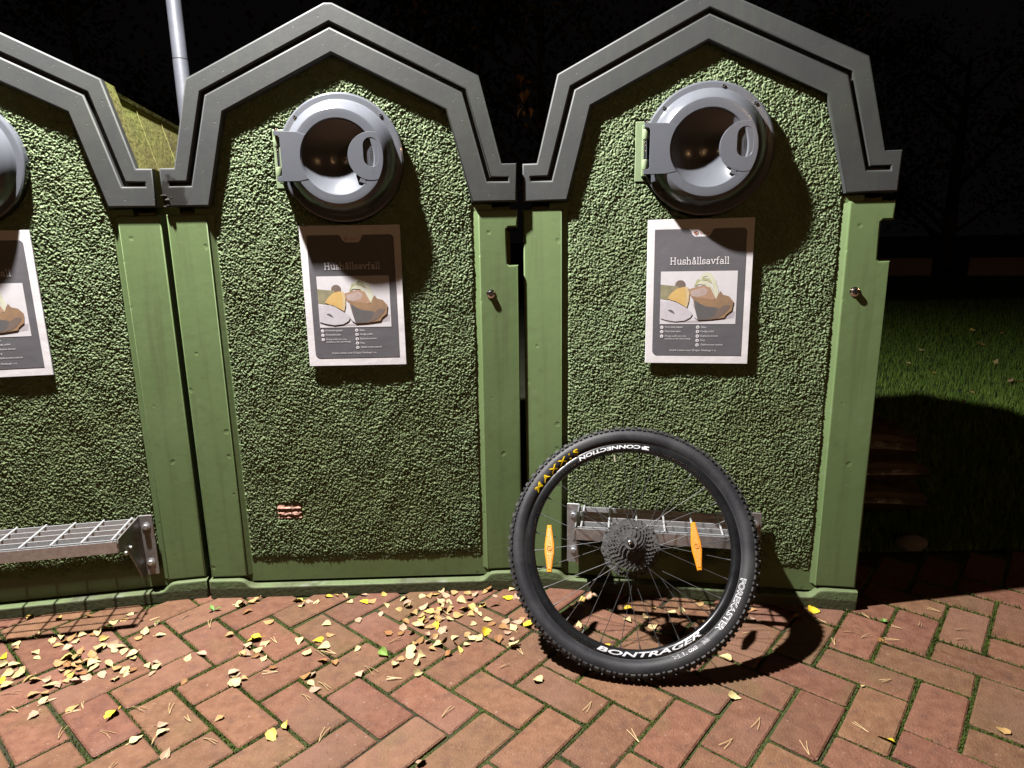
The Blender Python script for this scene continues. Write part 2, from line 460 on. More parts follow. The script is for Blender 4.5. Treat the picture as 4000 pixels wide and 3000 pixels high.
def rect_mesh(name, x0, x1, y0, y1, z, m, nx=1, ny=1):
    b = MB()
    V = [(x0 + (x1 - x0) * i / nx, y0 + (y1 - y0) * j / ny, z) for j in range(ny + 1) for i in range(nx + 1)]
    F = [(j * (nx + 1) + i, j * (nx + 1) + i + 1, (j + 1) * (nx + 1) + i + 1, (j + 1) * (nx + 1) + i) for j in range(ny) for i in range(nx)]
    b.add(V, F)
    return b.mesh(name, m, smooth=False)


lawn = put('lawn', rect_mesh('lawn', -160, 160, -160, 200, -0.024, 'soil'))
lawn['kind'] = 'structure'
pavement = put('pavement', rect_mesh('pavement', -4.2, 4.2, -3.0, 2.36, -0.0072, 'bed'))
pavement['kind'] = 'structure'

BRL, BRW, BRH = 2 * UNIT - 0.0095, UNIT - 0.0095, 0.06


def paver_mesh(seed):
    r = random.Random(seed); b = MB()
    hl, hw = BRL / 2, BRW / 2
    c = [(-hl, -hw), (hl, -hw), (hl, hw), (-hl, hw)]
    c = [(x + r.uniform(-0.002, 0.002), y + r.uniform(-0.002, 0.002)) for x, y in c]
    # chip the corners a little
    lp = []
    for i in range(4):
        p = Vector(c[i]); q = Vector(c[i - 1]); n = Vector(c[(i + 1) % 4]); k = r.uniform(0.002, 0.007)
        lp += [tuple(p + (q - p).normalized() * k), tuple(p + (n - p).normalized() * k * r.uniform(0.6, 1.3))]
    top = [(x * (1 - 0.0042 / hl), y * (1 - 0.0042 / hw)) for x, y in lp]; n = 8
    b.add([(x, y, -BRH) for x, y in lp] + [(x, y, -0.0035) for x, y in lp] + [(x, y, 0.0) for x, y in top],
          [(i, (i + 1) % n, n + (i + 1) % n, n + i) for i in range(n)] + [(n + i, n + (i + 1) % n, 2 * n + (i + 1) % n, 2 * n + i) for i in range(n)]
          + [tuple(range(2 * n, 3 * n))])
    return b.mesh('paver', 'paver', smooth=True, angle=20)


paver_meshes = [paver_mesh(k) for k in range(12)]
spots = []
for k in range(-60, 60):
    for m_ in range(-30, 30):
        for (i, j, along) in ((k + 4 * m_ + 1.0, k + 0.5, 0), (k + 2 + 4 * m_ + 0.5, k - 1 + 1.0, 1)):
            x, y = lat(i, j)
            if -3.6 < x < 3.6 and -0.6 < y < 2.30 and behind_front(x, y) < 0.10:
                spots.append((x, y, along, i, j))


def in_view(x, y):   # how far outside the visible wedge of ground
    return max(0, 1.12 - y) + max(0, abs(x) - (0.80 * y + 0.1))


spots.sort(key=lambda s: (in_view(s[0], s[1]), -s[1]))
near, rest = spots[:290], spots[290:]
joint_pts = []


def paver_T(s):
    r = random.Random(int(s[3] * 977 + s[4] * 131 + 7))
    ang = LAT_ANG + (PI / 2 if s[2] else 0) + (PI if r.random() < .5 else 0) + r.gauss(0, 0.006)
    return (Matrix.Translation((s[0] + r.gauss(0, .0012), s[1] + r.gauss(0, .0012), r.gauss(-0.0008, 0.0011)))
            @ Matrix.Rotation(ang, 4, 'Z') @ Matrix.Rotation(r.gauss(0, 0.004), 4, 'X') @ Matrix.Rotation(r.gauss(0, 0.004), 4, 'Y'))


for s in near:
    put('paver', paver_meshes[rnd.randrange(12)], pavement, paver_T(s))
b = MB()
for s in rest:
    T = paver_T(s); me = paver_meshes[rnd.randrange(12)]
    b.add([T @ v.co for v in me.vertices], [tuple(p.vertices) for p in me.polygons])
o = put('outer_pavers', b.mesh('outer_pavers', 'paver', angle=20), pavement); o['kind'] = 'stuff'


# ---- moss and fine grass growing in the joints
def smooth_noise(seed):
    r = np.random.default_rng(seed); K = r.uniform(-1, 1, (10, 2)) * np.array([[3.2]]) ; ph = r.uniform(0, 6.28, 10)
    return lambda x, y: np.sin(np.outer(x, K[:, 0] * 2.2) + np.outer(y, K[:, 1] * 2.2) + ph).sum(1) / 10 ** .5


mossiness = smooth_noise(5)
JX = []; JY = []
for s in near:
    for _ in range(700):
        ang = LAT_ANG + (PI / 2 if s[2] else 0); ca, sa = math.cos(ang), math.sin(ang)
        L_, W_ = 2 * UNIT, UNIT; g = rnd.gauss(0, 0.0032)
        if rnd.random() < 0.667: a, c_ = rnd.uniform(-L_ / 2, L_ / 2), (W_ / 2 + g) * rnd.choice((-1, 1))
        else: a, c_ = (L_ / 2 + g) * rnd.choice((-1, 1)), rnd.uniform(-W_ / 2, W_ / 2)
        JX.append(s[0] + a * ca - c_ * sa); JY.append(s[1] + a * sa + c_ * ca)
JX = np.array(JX); JY = np.array(JY)
dens = mossiness(JX, JY) + 0.25 + 1.0 * np.clip(1.75 - JY, -0.5, 0.25) + 0.9 * ((JX > 1.0) & (JY > 1.55)) - 0.9 * (JY > 1.85) * (JX < 0.9)
keep = npr.random(len(JX)) < np.clip(0.5 + 0.6 * dens, 0.03, 1)
JX = JX[keep]; JY = JY[keep]
n = len(JX)
a = npr.uniform(0, 6.283, n); lean = npr.uniform(0.001, 0.005, n)
tall = npr.uniform(0.0018, 0.0072, n) * (1 + 1.3 * ((JX > 1.0) & (JY > 1.72) & (npr.random(n) < 0.35)))
w = npr.uniform(0.0007, 0.0016, n)
V = np.zeros((n, 4, 3)); ca, sa = np.cos(a), np.sin(a)
zb = -0.0070
V[:, 0] = np.stack([JX - ca * w, JY - sa * w, np.full(n, zb)], 1); V[:, 1] = np.stack([JX + ca * w, JY + sa * w, np.full(n, zb)], 1)
V[:, 2] = np.stack([JX - sa * lean + ca * w * .6, JY + ca * lean + sa * w * .6, zb + tall], 1)
V[:, 3] = np.stack([JX - sa * lean - ca * w * .6, JY + ca * lean - sa * w * .6, zb + tall * .9], 1)


def quads_object(name, V, m, kind='stuff', parent=None):
    n = len(V); k = V.shape[1]
    me = bpy.data.meshes.new(name)
    me.vertices.add(n * k); me.vertices.foreach_set('co', V.reshape(-1).astype(np.float32))
    me.loops.add(n * k); me.loops.foreach_set('vertex_index', np.arange(n * k, dtype=np.int32))
    me.polygons.add(n); me.polygons.foreach_set('loop_start', np.arange(0, n * k, k, dtype=np.int32))
    me.materials.append(M[m]); me.update(calc_edges=True)
    o = put(name, me, parent)
    if kind: o['kind'] = kind
    return o


o = quads_object('joint_moss', V, 'moss')
tag(o, 'bright green moss filling the joints between the red pavers', 'moss')

# ---------------------------------------------------------------- the waste bins
Wd = 0.55
ZL, ZB, SHX, UX, UZ, AZ = 1.4562, 1.3407, 0.5043, 0.4391, 1.7114, 1.9154
IX, KX, KZ, NZ = 0.4075, 0.3362, 1.6158, 1.7772
PZ, PO, PIN, PZ0 = 1.3183, 0.552, 0.4243, 0.0719
YP, YPAN = 0.013, 0.028
HX, HZ = 0.010, 1.477     # hatch centre


def frame_mesh(burnt):
    out = [(-Wd, ZB), (-IX, ZB), (-KX, KZ), (0, NZ), (KX, KZ), (IX, ZB), (Wd, ZB), (Wd, ZL), (SHX, ZL), (UX, UZ), (0.012, AZ), (-0.012, AZ), (-UX, UZ), (-SHX, ZL), (-Wd, ZL)]
    line = [(-0.523, 1.4085), (-0.462, 1.4085), (-0.392, 1.669), (0, 1.8555), (0.392, 1.669), (0.462, 1.4085), (0.523, 1.4085)]
    w = 0.0058

    def side(d):
        res = []
        for i, p in enumerate(line):
            e1 = (Vector(line[i]) - Vector(line[i - 1])).normalized() if i else None
            e2 = (Vector(line[i + 1]) - Vector(line[i])).normalized() if i < len(line) - 1 else None
            e1 = e1 or e2; e2 = e2 or e1
            n1 = Vector((-e1.y, e1.x)); n2 = Vector((-e2.y, e2.x))
            res.append(tuple(Vector(p) + (n1 + n2) * (d / (1 + n1.dot(n2)))))
        return res
    up, lo = side(w), side(-w)
    groove = up + lo[::-1]          # upper side left to right, back along the lower side: clockwise
    b = MB()
    b.slab([out, groove], 0.0, 0.030, bevel=0.0055, segs=3)
    b.sheet(lo + up[::-1], 0.020)
    b.m = 1
    b.slab([offset_loop(out, 0.0006)], 0.028, 0.105)
    return b.mesh('gable_frame', ['frame_burnt' if burnt else 'frame_grey', 'body'], angle=40)


def pillar_mesh(side, notch):
    x0, x1 = (PIN, PO) if side > 0 else (-PO, -PIN)
    b = MB()
    if notch:
        lp = [(x0, PZ0), (x1, PZ0), (x1, 1.143), (0.523, 1.143), (0.5165, 1.149), (0.5165, 1.256), (0.523, 1.262), (x1, 1.262), (x1, PZ), (x0, PZ)]
    else:
        lp = [(x0, PZ0), (x1, PZ0), (x1, PZ), (x0, PZ)]
    b.slab([lp], YP, 0.075, bevel=0.006, segs=3)
    s = side
    q = [(s * (PIN + 0.004), YP + 0.003), (s * (PIN - 0.026), YPAN + 0.008), (s * (PIN + 0.004), YPAN + 0.008)]
    V = [(x, y, z) for z in (PZ0 + 0.004, PZ - 0.004) for x, y in q]
    F = [(0, 1, 4, 3), (0, 2, 1), (3, 4, 5)] if s > 0 else [(0, 3, 4, 1), (0, 1, 2), (3, 5, 4)]
    b.add(V, F)
    return b.mesh('pillar', 'green', angle=30)


def panel_mesh():
    b = MB()
    b.slab([[(-0.47, 0.046), (0.47, 0.046), (0.47, 1.36), (0.37, 1.66), (0, 1.83), (-0.37, 1.66), (-0.47, 1.36)]], YPAN, 0.09, bevel=0.002, segs=1)
    return b.mesh('panel', 'green')


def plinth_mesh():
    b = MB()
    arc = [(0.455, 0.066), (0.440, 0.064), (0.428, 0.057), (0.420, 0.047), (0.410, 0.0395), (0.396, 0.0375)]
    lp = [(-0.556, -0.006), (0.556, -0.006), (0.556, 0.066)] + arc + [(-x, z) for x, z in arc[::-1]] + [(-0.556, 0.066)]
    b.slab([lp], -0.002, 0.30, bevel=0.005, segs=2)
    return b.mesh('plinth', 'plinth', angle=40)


def body_mesh():
    b = MB()
    lp = [(-0.528, 0.0), (0.528, 0.0), (0.528, 1.425), (0.492, 1.432), (0.428, 1.690), (0, 1.890), (-0.428, 1.690), (-0.492, 1.432), (-0.528, 1.425)]
    b.slab([lp], 0.06, 1.08, bevel=0.0)
    for s in (-1, 1):      # raised seams on the steep sides
        for y in (0.30, 0.56, 0.82):
            T = Matrix.Translation((s * 0.4605, y, 1.561)) @ Matrix.Rotation(-s * math.atan2(0.064, 0.258), 4, 'Y')
            b.box(-0.0012, 0.0012, -0.003, 0.003, -0.125, 0.125, T)
    return b.mesh('body', 'body', angle=30)


def roof_mesh():
    b = MB()
    lp = [(-0.433, 1.688), (-0.424, 1.692), (0, 1.892), (0.424, 1.692), (0.433, 1.688), (0.432, 1.702), (0, 1.9065), (-0.432, 1.702)]
    b.slab([lp], 0.106, 1.10, bevel=0.003, segs=1)
    return b.mesh('roof', 'body', angle=30)


def roughcast_mesh(seed, patch):
    """thrown pebble render: thousands of small angular lumps raised from one fine grid"""
    r = np.random.default_rng(seed)
    dx = 0.0019
    x0, x1, z0, z1 = -0.408, 0.408, 0.100, 1.800
    nx, nz = int((x1 - x0) / dx), int((z1 - z0) / dx)
    H = np.zeros((nz, nx), np.float32)
    N = 98000
    cx = r.uniform(x0 + .004, x1 - .004, N); cz = r.uniform(0.120, z1, N)
    # ragged lower rim
    cz = np.where(cz < 0.128 + 0.006 * np.sin(cx * 60) + r.normal(0, .003, N), cz + 0.014, cz)
    top = np.where(np.abs(cx) < KX, NZ - np.abs(cx) / KX * (NZ - KZ), KZ - (np.abs(cx) - KX) / (IX - KX) * (KZ - ZB)) + 0.03
    ok = cz < top
    ok &= ~((cx > -0.205) & (cx < -0.13) & (cz > 1.385) & (cz < 1.572))
    ok &= ~(np.hypot(cx - HX, cz - HZ) < 0.175)
    if patch: ok &= ~((cx > -0.306) & (cx < -0.211) & (cz > 0.277) & (cz < 0.342))
    for i in np.nonzero(ok)[0]:
        ra = r.uniform(0.0017, 0.0036) if r.random() < 0.96 else r.uniform(0.004, 0.0062); rb = ra * r.uniform(0.5, 0.95); an = r.normal(0.25, 0.8)
        h = r.uniform(0.0022, 0.0058)
        R = 0.0064 if ra > .0037 else 0.0039; i0 = max(0, int((cx[i] - R - x0) / dx)); i1 = min(nx, int((cx[i] + R - x0) / dx) + 1)
        j0 = max(0, int((cz[i] - R - z0) / dx)); j1 = min(nz, int((cz[i] + R - z0) / dx) + 1)
        if i1 <= i0 or j1 <= j0: continue
        gx = x0 + np.arange(i0, i1) * dx - cx[i]; gz = (z0 + np.arange(j0, j1) * dx - cz[i])[:, None]
        u = (gx * math.cos(an) + gz * math.sin(an)) / ra; v = (-gx * math.sin(an) + gz * math.cos(an)) / rb
        d = np.abs(u) ** 2.6 + np.abs(v) ** 2.6
        t = h * np.sqrt(np.clip(1 - d, 0, 1)) * (1 + 0.42 * u * r.normal() + 0.42 * v * r.normal())
        np.maximum(H[j0:j1, i0:i1], t, out=H[j0:j1, i0:i1])
    # mortar coat under the lumps
    cov = H > 0
    for _ in range(2):
        g = cov.copy(); g[1:] |= cov[:-1]; g[:-1] |= cov[1:]; g[:, 1:] |= cov[:, :-1]; g[:, :-1] |= cov[:, 1:]; cov = g
    H = np.where(cov, H + 0.0022, 0).astype(np.float32)
    H = np.minimum(H, 0.0165)
    zz = (z0 + np.arange(nz) * dx)[:, None]
    H = (H * np.clip((zz - 0.118) / 0.035, 0.40, 1) * (0.88 + 0.16 * np.sin(zz * 23 + 3 * np.sin(np.arange(nx) * dx * 19)[None]))).astype(np.float32)
    # base coat of mortar under the lumps, so the gaps are not one flat plane
    H += np.where(H > 0, 0.0010, 0) * r.random(H.shape)
    jit = r.uniform(-0.3, 0.3, (2, nz, nx)) * dx
    X = x0 + np.arange(nx) * dx + jit[0]; Z = (z0 + np.arange(nz) * dx)[:, None] + jit[1]
    P = np.stack([X, YPAN + 0.0008 - H, Z + 0 * H], -1).reshape(-1, 3)
    Hm = np.maximum.reduce([H[:-1, :-1], H[1:, :-1], H[:-1, 1:], H[1:, 1:]]) > 0.0004
    idx = np.arange(nz * nx).reshape(nz, nx)
    Q = np.stack([idx[:-1, :-1], idx[:-1, 1:], idx[1:, 1:], idx[1:, :-1]], -1)[Hm]
    me = bpy.data.meshes.new('roughcast')
    me.vertices.add(len(P)); me.vertices.foreach_set('co', P.reshape(-1).astype(np.float32))
    me.loops.add(Q.size); me.loops.foreach_set('vertex_index', Q.reshape(-1).astype(np.int32))
    me.polygons.add(len(Q)); me.polygons.foreach_set('loop_start', np.arange(0, Q.size, 4, dtype=np.int32))
    me.materials.append(M['stone']); me.update(calc_edges=True)
    return me


HF = 0.0630      # how far the front face of the hatch stands off the wall face


def hatch_mesh():
    bowl = [(0.0005, 0.014)] + [(r, 0.014 + 0.0440 * (r / 0.108) ** 2.2) for r in np.linspace(0.012, 0.1068, 17)]
    prof = bowl + [(0.1080, 0.0594), (0.1095, HF - 0.0018), (0.1115, HF - 0.0008), (0.1240, HF - 0.0006), (0.1345, HF - 0.0005), (0.1368, HF - 0.0007), (0.1395, HF - 0.0022), (0.1480, 0.0540), (0.1570, 0.0420),
                   (0.1650, 0.0300), (0.1685, 0.0215), (0.1705, 0.0190), (0.1855, 0.0180), (0.190, 0.0160), (0.1915, 0.012), (0.1915, -0.022)]
    b = MB()
    b.lathe([(r, 0.012 - h) for r, h in prof], 112, 'y', T=Matrix.Translation((HX, 0, HZ)))
    return b.mesh('hatch', 'hatch', angle=18)


def boss_mesh():
    c, r, R = 0.100, 0.070, 0.1365
    xi = (R * R - r * r + c * c) / (2 * c); zi = math.sqrt(R * R - xi * xi)
    a1 = math.atan2(zi, xi - c); a2 = math.atan2(zi, xi)
    left = [(c + r * math.cos(t), r * math.sin(t)) for t in np.linspace(a1, 2 * PI - a1, 40)]
    right = [(R * math.cos(t), R * math.sin(t)) for t in np.linspace(-a2, a2, 14)][1:-1]
    lp = [(HX + x, HZ + z) for x, z in left + right]
    b = MB()
    b.slab([lp, capsule(HX + 0.100, HZ + 0.012, 0.0225, 0.042, cw=True)], 0.012 - HF - 0.0001, 0.012 - 0.040, bevel=0.0006, segs=1)
    # hooked tail at the lower edge of the boss
    b.slab([[(HX + 0.060, HZ - 0.074), (HX + 0.083, HZ - 0.082), (HX + 0.080, HZ - 0.064), (HX + 0.066, HZ - 0.060)]], 0.012 - HF + 0.0005, 0.012 - 0.04, bevel=0.0010, segs=1)
    return b.mesh('handle_boss', 'hatch', angle=30)


def grip_mesh():
    b = MB()
    b.slab([capsule(HX + 0.100, HZ + 0.012, 0.0223, 0.0418)], 0.012 - HF + 0.0058, 0.012 - 0.036, bevel=0.0010, segs=1)
    return b.mesh('grip', 'grip', angle=30)


M['grip'] = mat('grip_plastic', (0.060, 0.064, 0.075), (0.068, 0.072, 0.084), 0.4, 30, bump=0.02, bscale=300)


def lettering_mesh(name, items, m, y):
    """items: (text, x0, z0, width or None, height)"""
    b = MB()
    for it in items:
        V, F, asp = cached(('txt', it[0], it[5] if len(it) > 5 else 0.0), lambda: text_geo(it[0], it[5] if len(it) > 5 else 0.0))
        w = it[3] if it[3] else it[4] * asp
        b.add([(it[1] + p[0] * w, y, it[2] + p[1] * it[4]) for p in V], F)
    return b.mesh(name, m, smooth=False)


def grip_text_mesh():
    V, F, asp = cached(('txt', 'SAMMY', 0.01), lambda: text_geo('SAMMY', 0.01))
    b = MB()   # reads downwards
    b.add([(HX + 0.0955 + p[1] * 0.0085, 0.012 - HF + 0.0050, HZ + 0.036 - p[0] * 0.048) for p in V], F)
    return b.mesh('grip_lettering', 'hatch_dark', smooth=False)


def hinge_plate_mesh():
    b = MB()
    rim_ = [(HX + 0.1115 * math.cos(t), HZ + 0.1115 * math.sin(t)) for t in np.linspace(PI + 0.61, PI - 0.61, 18)]
    lp = [(-0.176, 1.4075), (-0.110, 1.4075)] + rim_ + [(-0.108, 1.549), (-0.176, 1.5525), (-0.1765, 1.540), (-0.163, 1.538), (-0.1595, 1.532), (-0.1595, 1.428), (-0.163, 1.422), (-0.1765, 1.420)]
    b.slab([lp], 0.012 - HF - 0.0001, 0.012 - 0.030, bevel=0.0007, segs=1)
    return b.mesh('hinge_plate', 'hatch', angle=30)


def hinge_leaf_mesh():
    b = MB()
    b.slab([[(-0.202, 1.392), (-0.150, 1.392), (-0.150, 1.568), (-0.202, 1.568)]], YPAN - 0.006, YPAN + 0.01, bevel=0.002, segs=1)
    b.slab([[(-0.182, 1.405), (-0.166, 1.405), (-0.166, 1.552), (-0.182, 1.552)]], 0.012 - 0.026, YPAN, bevel=0.002, segs=1)
    for z in (1.436, 1.522):
        b.lathe([(0.0001, 0.016), (0.0095, 0.014), (0.0105, 0.010), (0.0105, -0.010), (0.0095, -0.014), (0.0001, -0.016)], 16, 'z', T=Matrix.Translation((-0.172, 0.012 - 0.046, z)))
    return b.mesh('hinge_leaf', 'hatch_dark' if 0 else 'hinge_green', angle=35)


M['hinge_green'] = mat('hinge_green_paint', (0.20, 0.27, 0.14), (0.23, 0.29, 0.17), 0.5, 8, bump=0.05, bscale=40)


def hinge_pin_mesh():
    b = MB()
    b.lathe([(0.0001, 0.082), (0.0058, 0.082), (0.0058, 0.077), (0.0042, 0.0765), (0.0042, -0.070), (0.0001, -0.070)], 14, 'z', T=Matrix.Translation((-0.172, 0.012 - 0.046, 1.479)))
    return b.mesh('hinge_pin', 'chrome')


def screw_mesh(big=False):
    b = MB(); k = 1.6 if big else 1.0
    b.lathe([(0.0007 * k, -0.001), (0.0022 * k, -0.001), (0.0024 * k, -0.0034 * k), (0.0046 * k, -0.0034 * k), (0.0056 * k, -0.001 * k), (0.0058 * k, 0.0015)], 18, 'y')
    return b.mesh('screw', 'hatch_dark' if not big else 'chrome')


def lock_mesh():
    b = MB()
    b.lathe([(0.0001, -0.012), (0.0045, -0.012), (0.0045, -0.0185), (0.0085, -0.0185), (0.0105, -0.0165), (0.0108, -0.006), (0.0145, -0.004), (0.0150, 0.004)], 24, 'y')
    b.slab([circle(0, 0, 0.0042, 4)], -0.0165, -0.011)
    return b.mesh('lock', 'chrome')


# ---- poster
PW, PH, PX, PB = 0.318, 0.451, 0.017, 0.826
YPO = 0.0085


def round_rect(x0, x1, z0, z1, r, n=5):
    """corner radii: bottom left, bottom right, top right, top left"""
    cs = [(x0, z0, PI, r[0], 1, 1), (x1, z0, 1.5 * PI, r[1], -1, 1), (x1, z1, 0, r[2], -1, -1), (x0, z1, .5 * PI, r[3], 1, -1)]
    out = []
    for x, z, a, q, sx, sz in cs:
        if q <= 0: out.append((x, z)); continue
        for i in range(n + 1):
            t = a + (PI / 2) * i / n
            out.append((x + sx * q + q * math.cos(t), z + sz * q + q * math.sin(t)))
    return out


def poster_mesh():
    b = MB()
    b.slab([[(-PW / 2, 0), (PW / 2, 0), (PW / 2, PH), (-PW / 2, PH)]], 0, 0.006, bevel=0.0008, segs=1)
    return b.mesh('poster', 'paper', smooth=False)


def poster_dark_mesh():
    x0, x1, z0, z1 = -0.137, 0.138, 0.026, 0.4215
    lp = round_rect(x0, x1, z0, z1, (0.015, 0, 0.013, 0))
    # tab cut in at the top for the logo
    k = [i for i, p in enumerate(lp) if p[1] >= z1 - 1e-6 and p[0] > 0.1][-1]
    tab = [(0.044, z1), (0.038, z1 - 0.003), (0.032, z1 - 0.017), (0.025, z1 - 0.0235), (-0.016, z1 - 0.0235), (-0.024, z1 - 0.017), (-0.031, z1 - 0.003), (-0.037, z1)]
    lp = lp[:k + 1] + tab + lp[k + 1:]
    b = MB(); b.sheet(lp, -0.0006)
    return b.mesh('dark_print', 'poster_dark', smooth=False)


# slab-serif capitals and small letters drawn as strokes: (polyline, ...) in units of x-height 1
def arc(cx, cy, rx, ry, a0, a1, n=10): return [(cx + rx * math.cos(math.radians(a0 + (a1 - a0) * i / n)), cy + ry * math.sin(math.radians(a0 + (a1 - a0) * i / n))) for i in range(n + 1)]


def ser(x, y, w=0.17): return [(x - w, y), (x + w, y)]


GL = {
    'H': (1.40, [[(.22, .04), (.22, 1.42)], [(1.02, .04), (1.02, 1.42)], [(.22, .74), (1.02, .74)], ser(.22, .05), ser(1.02, .05), ser(.22, 1.41), ser(1.02, 1.41)]),
    'u': (1.08, [[(.2, .96), (.2, .36)] + arc(.46, .34, .26, .29, 180, 300), [(.8, .05), (.8, .96)], [(.58, .08), (.80, .30)], [(.04, .95), (.2, .95)], [(.62, .95), (.8, .95)], [(.8, .05), (.98, .05)]]),
    's': (.84, [arc(.42, .72, .25, .23, 20, 180) + arc(.42, .50, .25, .06, 190, 260) + arc(.42, .27, .28, .23, 70, -90)[:9] + arc(.40, .27, .28, .23, -100, -165, 4), [(.66, .74), (.66, .95)], [(.12, .05), (.12, .26)]]),
    'h': (1.12, [[(.22, .04), (.22, 1.46)], [(.22, .62)] + arc(.53, .62, .29, .32, 150, 0) + [(.82, .05)], ser(.22, .05), ser(.82, .05), [(.04, 1.45), (.22, 1.45)]]),
    'a': (.98, [arc(.46, .66, .28, .28, 165, 0) + [(.74, .20)] + arc(.86, .18, .12, .12, 180, 280, 4), arc(.44, .29, .29, .24, 0, 360, 16)]),
    'l': (.52, [[(.26, .04), (.26, 1.46)], ser(.26, .05), [(.08, 1.45), (.26, 1.45)]]),
    'v': (1.06, [[(.18, .95), (.52, .05), (.86, .95)], ser(.18, .95), ser(.86, .95)]),
    'f': (.70, [[(.28, .04), (.28, 1.16)] + arc(.54, 1.16, .26, .29, 180, 60, 6), [(.06, .93), (.56, .93)], ser(.28, .05)]),
}
GL['å'] = (GL['a'][0], GL['a'][1] + [arc(.46, 1.26, .13, .13, 0, 360, 12)])


def title_mesh():
    b = MB(); x = 0; t = 0.085
    k = 0.0148
    total = sum(GL[c][0] for c in 'Hushållsavfall') * k
    x = 0.001 - total / 2
    for c in 'Hushållsavfall':
        for pl in GL[c][1]:
            for p, q in zip(pl[:-1], pl[1:]):
                p = Vector(p); q = Vector(q)
                d = (q - p)
                if d.length < 1e-5: continue
                d.normalize(); nn = Vector((-d.y, d.x)) * t; e = d * t * 0.35
                c4 = [p - e - nn, q + e - nn, q + e + nn, p - e + nn]
                b.add([(x + r.x * k, -0.0013 - 0.00004 * rnd.random(), 0.3135 + r.y * k) for r in c4], [(0, 1, 2, 3)])
        x += GL[c][0] * k
    return b.mesh('title_lettering', 'ink_white', smooth=False)


def food_mesh():
    """the printed picture of kitchen scraps, flat colours inside one rectangle"""
    keys = list(FOOD)
    x0, x1, z0, z1 = -0.1155, 0.1165, 0.127, 0.2925
    def P(pts): return [(x0 + (u - 315) / 805 * (x1 - x0), z1 - (v - 600) / 565 * (z1 - z0)) for u, v in pts]
    def ell(cx, cy, rx, ry, n=18, a0=0, a1=360): return [(cx + rx * math.cos(math.radians(a0 + (a1 - a0) * i / n)), cy + ry * math.sin(math.radians(a0 + (a1 - a0) * i / n))) for i in range(n)]
    L = [('back', [(315, 600), (1120, 600), (1120, 1165), (315, 1165)]),
         ('shade', [(330, 1120), (640, 1130), (760, 1120), (1010, 1085), (1060, 1040), (1112, 1030), (1100, 1100), (960, 1120), (720, 1150), (420, 1152)]),
         ('pit', ell(525, 745, 56, 52)),
         ('greens', [(315, 738), (400, 748), (500, 756), (520, 790), (470, 860), (400, 905), (315, 890)]),
         ('leekgreen', [(670, 760), (700, 690), (760, 668), (840, 685), (880, 720), (860, 735), (800, 700), (740, 702), (700, 760)]),
         ('leek', [(720, 690), (745, 640), (790, 612), (840, 620), (890, 690), (925, 800), (935, 890), (900, 905), (880, 800), (850, 710), (800, 655), (765, 660), (745, 700)]),
         ('leek', [(690, 740), (740, 700), (800, 705), (850, 760), (910, 890), (895, 905), (840, 800), (790, 745), (730, 740)]),
         ('crust', [(615, 790), (690, 768), (770, 750), (840, 775), (905, 895), (870, 905), (650, 880), (625, 850)]),
         ('crumb', [(632, 812), (700, 790), (770, 770), (815, 800), (800, 850), (720, 872), (650, 865)]),
         ('lemon', [(392, 885), (430, 830), (490, 782), (560, 764), (605, 770), (622, 830), (618, 920), (600, 988), (560, 962), (480, 918), (430, 905)]),
         ('rind', [(572, 768), (606, 770), (624, 835), (619, 920), (600, 988), (580, 970), (592, 900), (590, 820)]),
         ('towel', [(315, 912), (360, 922), (440, 913), (500, 935), (570, 980), (640, 1025), (660, 1062), (640, 1095), (580, 1128), (480, 1138), (380, 1120), (315, 1098)]),
         ('grounds', [(396, 1016), (425, 1006), (455, 1022), (478, 1058), (440, 1040)]),
         ('back', [(622, 960), (655, 930), (690, 1010), (720, 1118), (680, 1090), (650, 1040)]),
         ('filter', [(655, 858), (690, 880), (790, 888), (900, 908), (925, 850), (950, 812), (975, 850), (1040, 868), (1088, 925), (1075, 1020), (1020, 1062), (1000, 1098), (860, 1115), (720, 1122), (690, 1010)]),
         ('grounds', [(676, 905), (740, 945), (800, 975), (900, 985), (935, 1000), (905, 1060), (860, 1108), (720, 1120), (692, 1010)]),
         ('pit', [(935, 1000), (1000, 960), (1060, 965), (1045, 1000), (990, 1060), (930, 1095), (870, 1108), (905, 1060)])]
    b = MB()
    for i, (c, pts) in enumerate(L):
        b.m = keys.index(c); lp = P(pts)
        ar = sum(p[0] * q[1] - q[0] * p[1] for p, q in zip(lp, lp[1:] + lp[:1]))
        b.sheet(lp if ar > 0 else lp[::-1], -0.0011 - 0.00012 * i)
    return b.mesh('food_picture', ['f_' + k for k in keys], smooth=False)


def bullets_mesh():
    b = MB()
    for z in (0.1165, 0.1025, 0.088): b.sheet(circle(-0.1085, z, 0.0054, 14), -0.0013)
    for z in (0.1170, 0.1030, 0.0885, 0.0745, 0.0600): b.sheet(circle(0.0025, z, 0.0054, 14), -0.0013)
    return b.mesh('bullet_print', 'ink_white', smooth=False)


def ticks_mesh():
    b = MB()
    for z in (0.1165, 0.1025, 0.088): b.add([(-0.1115, -0.0017, z), (-0.109, -0.0017, z - 0.0026), (-0.1055, -0.0017, z + 0.003), (-0.109, -0.0017, z - 0.001)], [(0, 1, 3), (1, 2, 3)])
    for z in (0.1170, 0.1030, 0.0885, 0.0745, 0.0600):
        for s in (-1, 1): b.add([(0.0025 - 0.0022, -0.0017, z - s * 0.0026), (0.0025 - 0.0014, -0.0017, z - s * 0.0030), (0.0025 + 0.0022, -0.0017, z + s * 0.0026), (0.0025 + 0.0014, -0.0017, z + s * 0.003)], [(0, 1, 2, 3)])
    return b.mesh('tick_print', 'poster_dark', smooth=False)


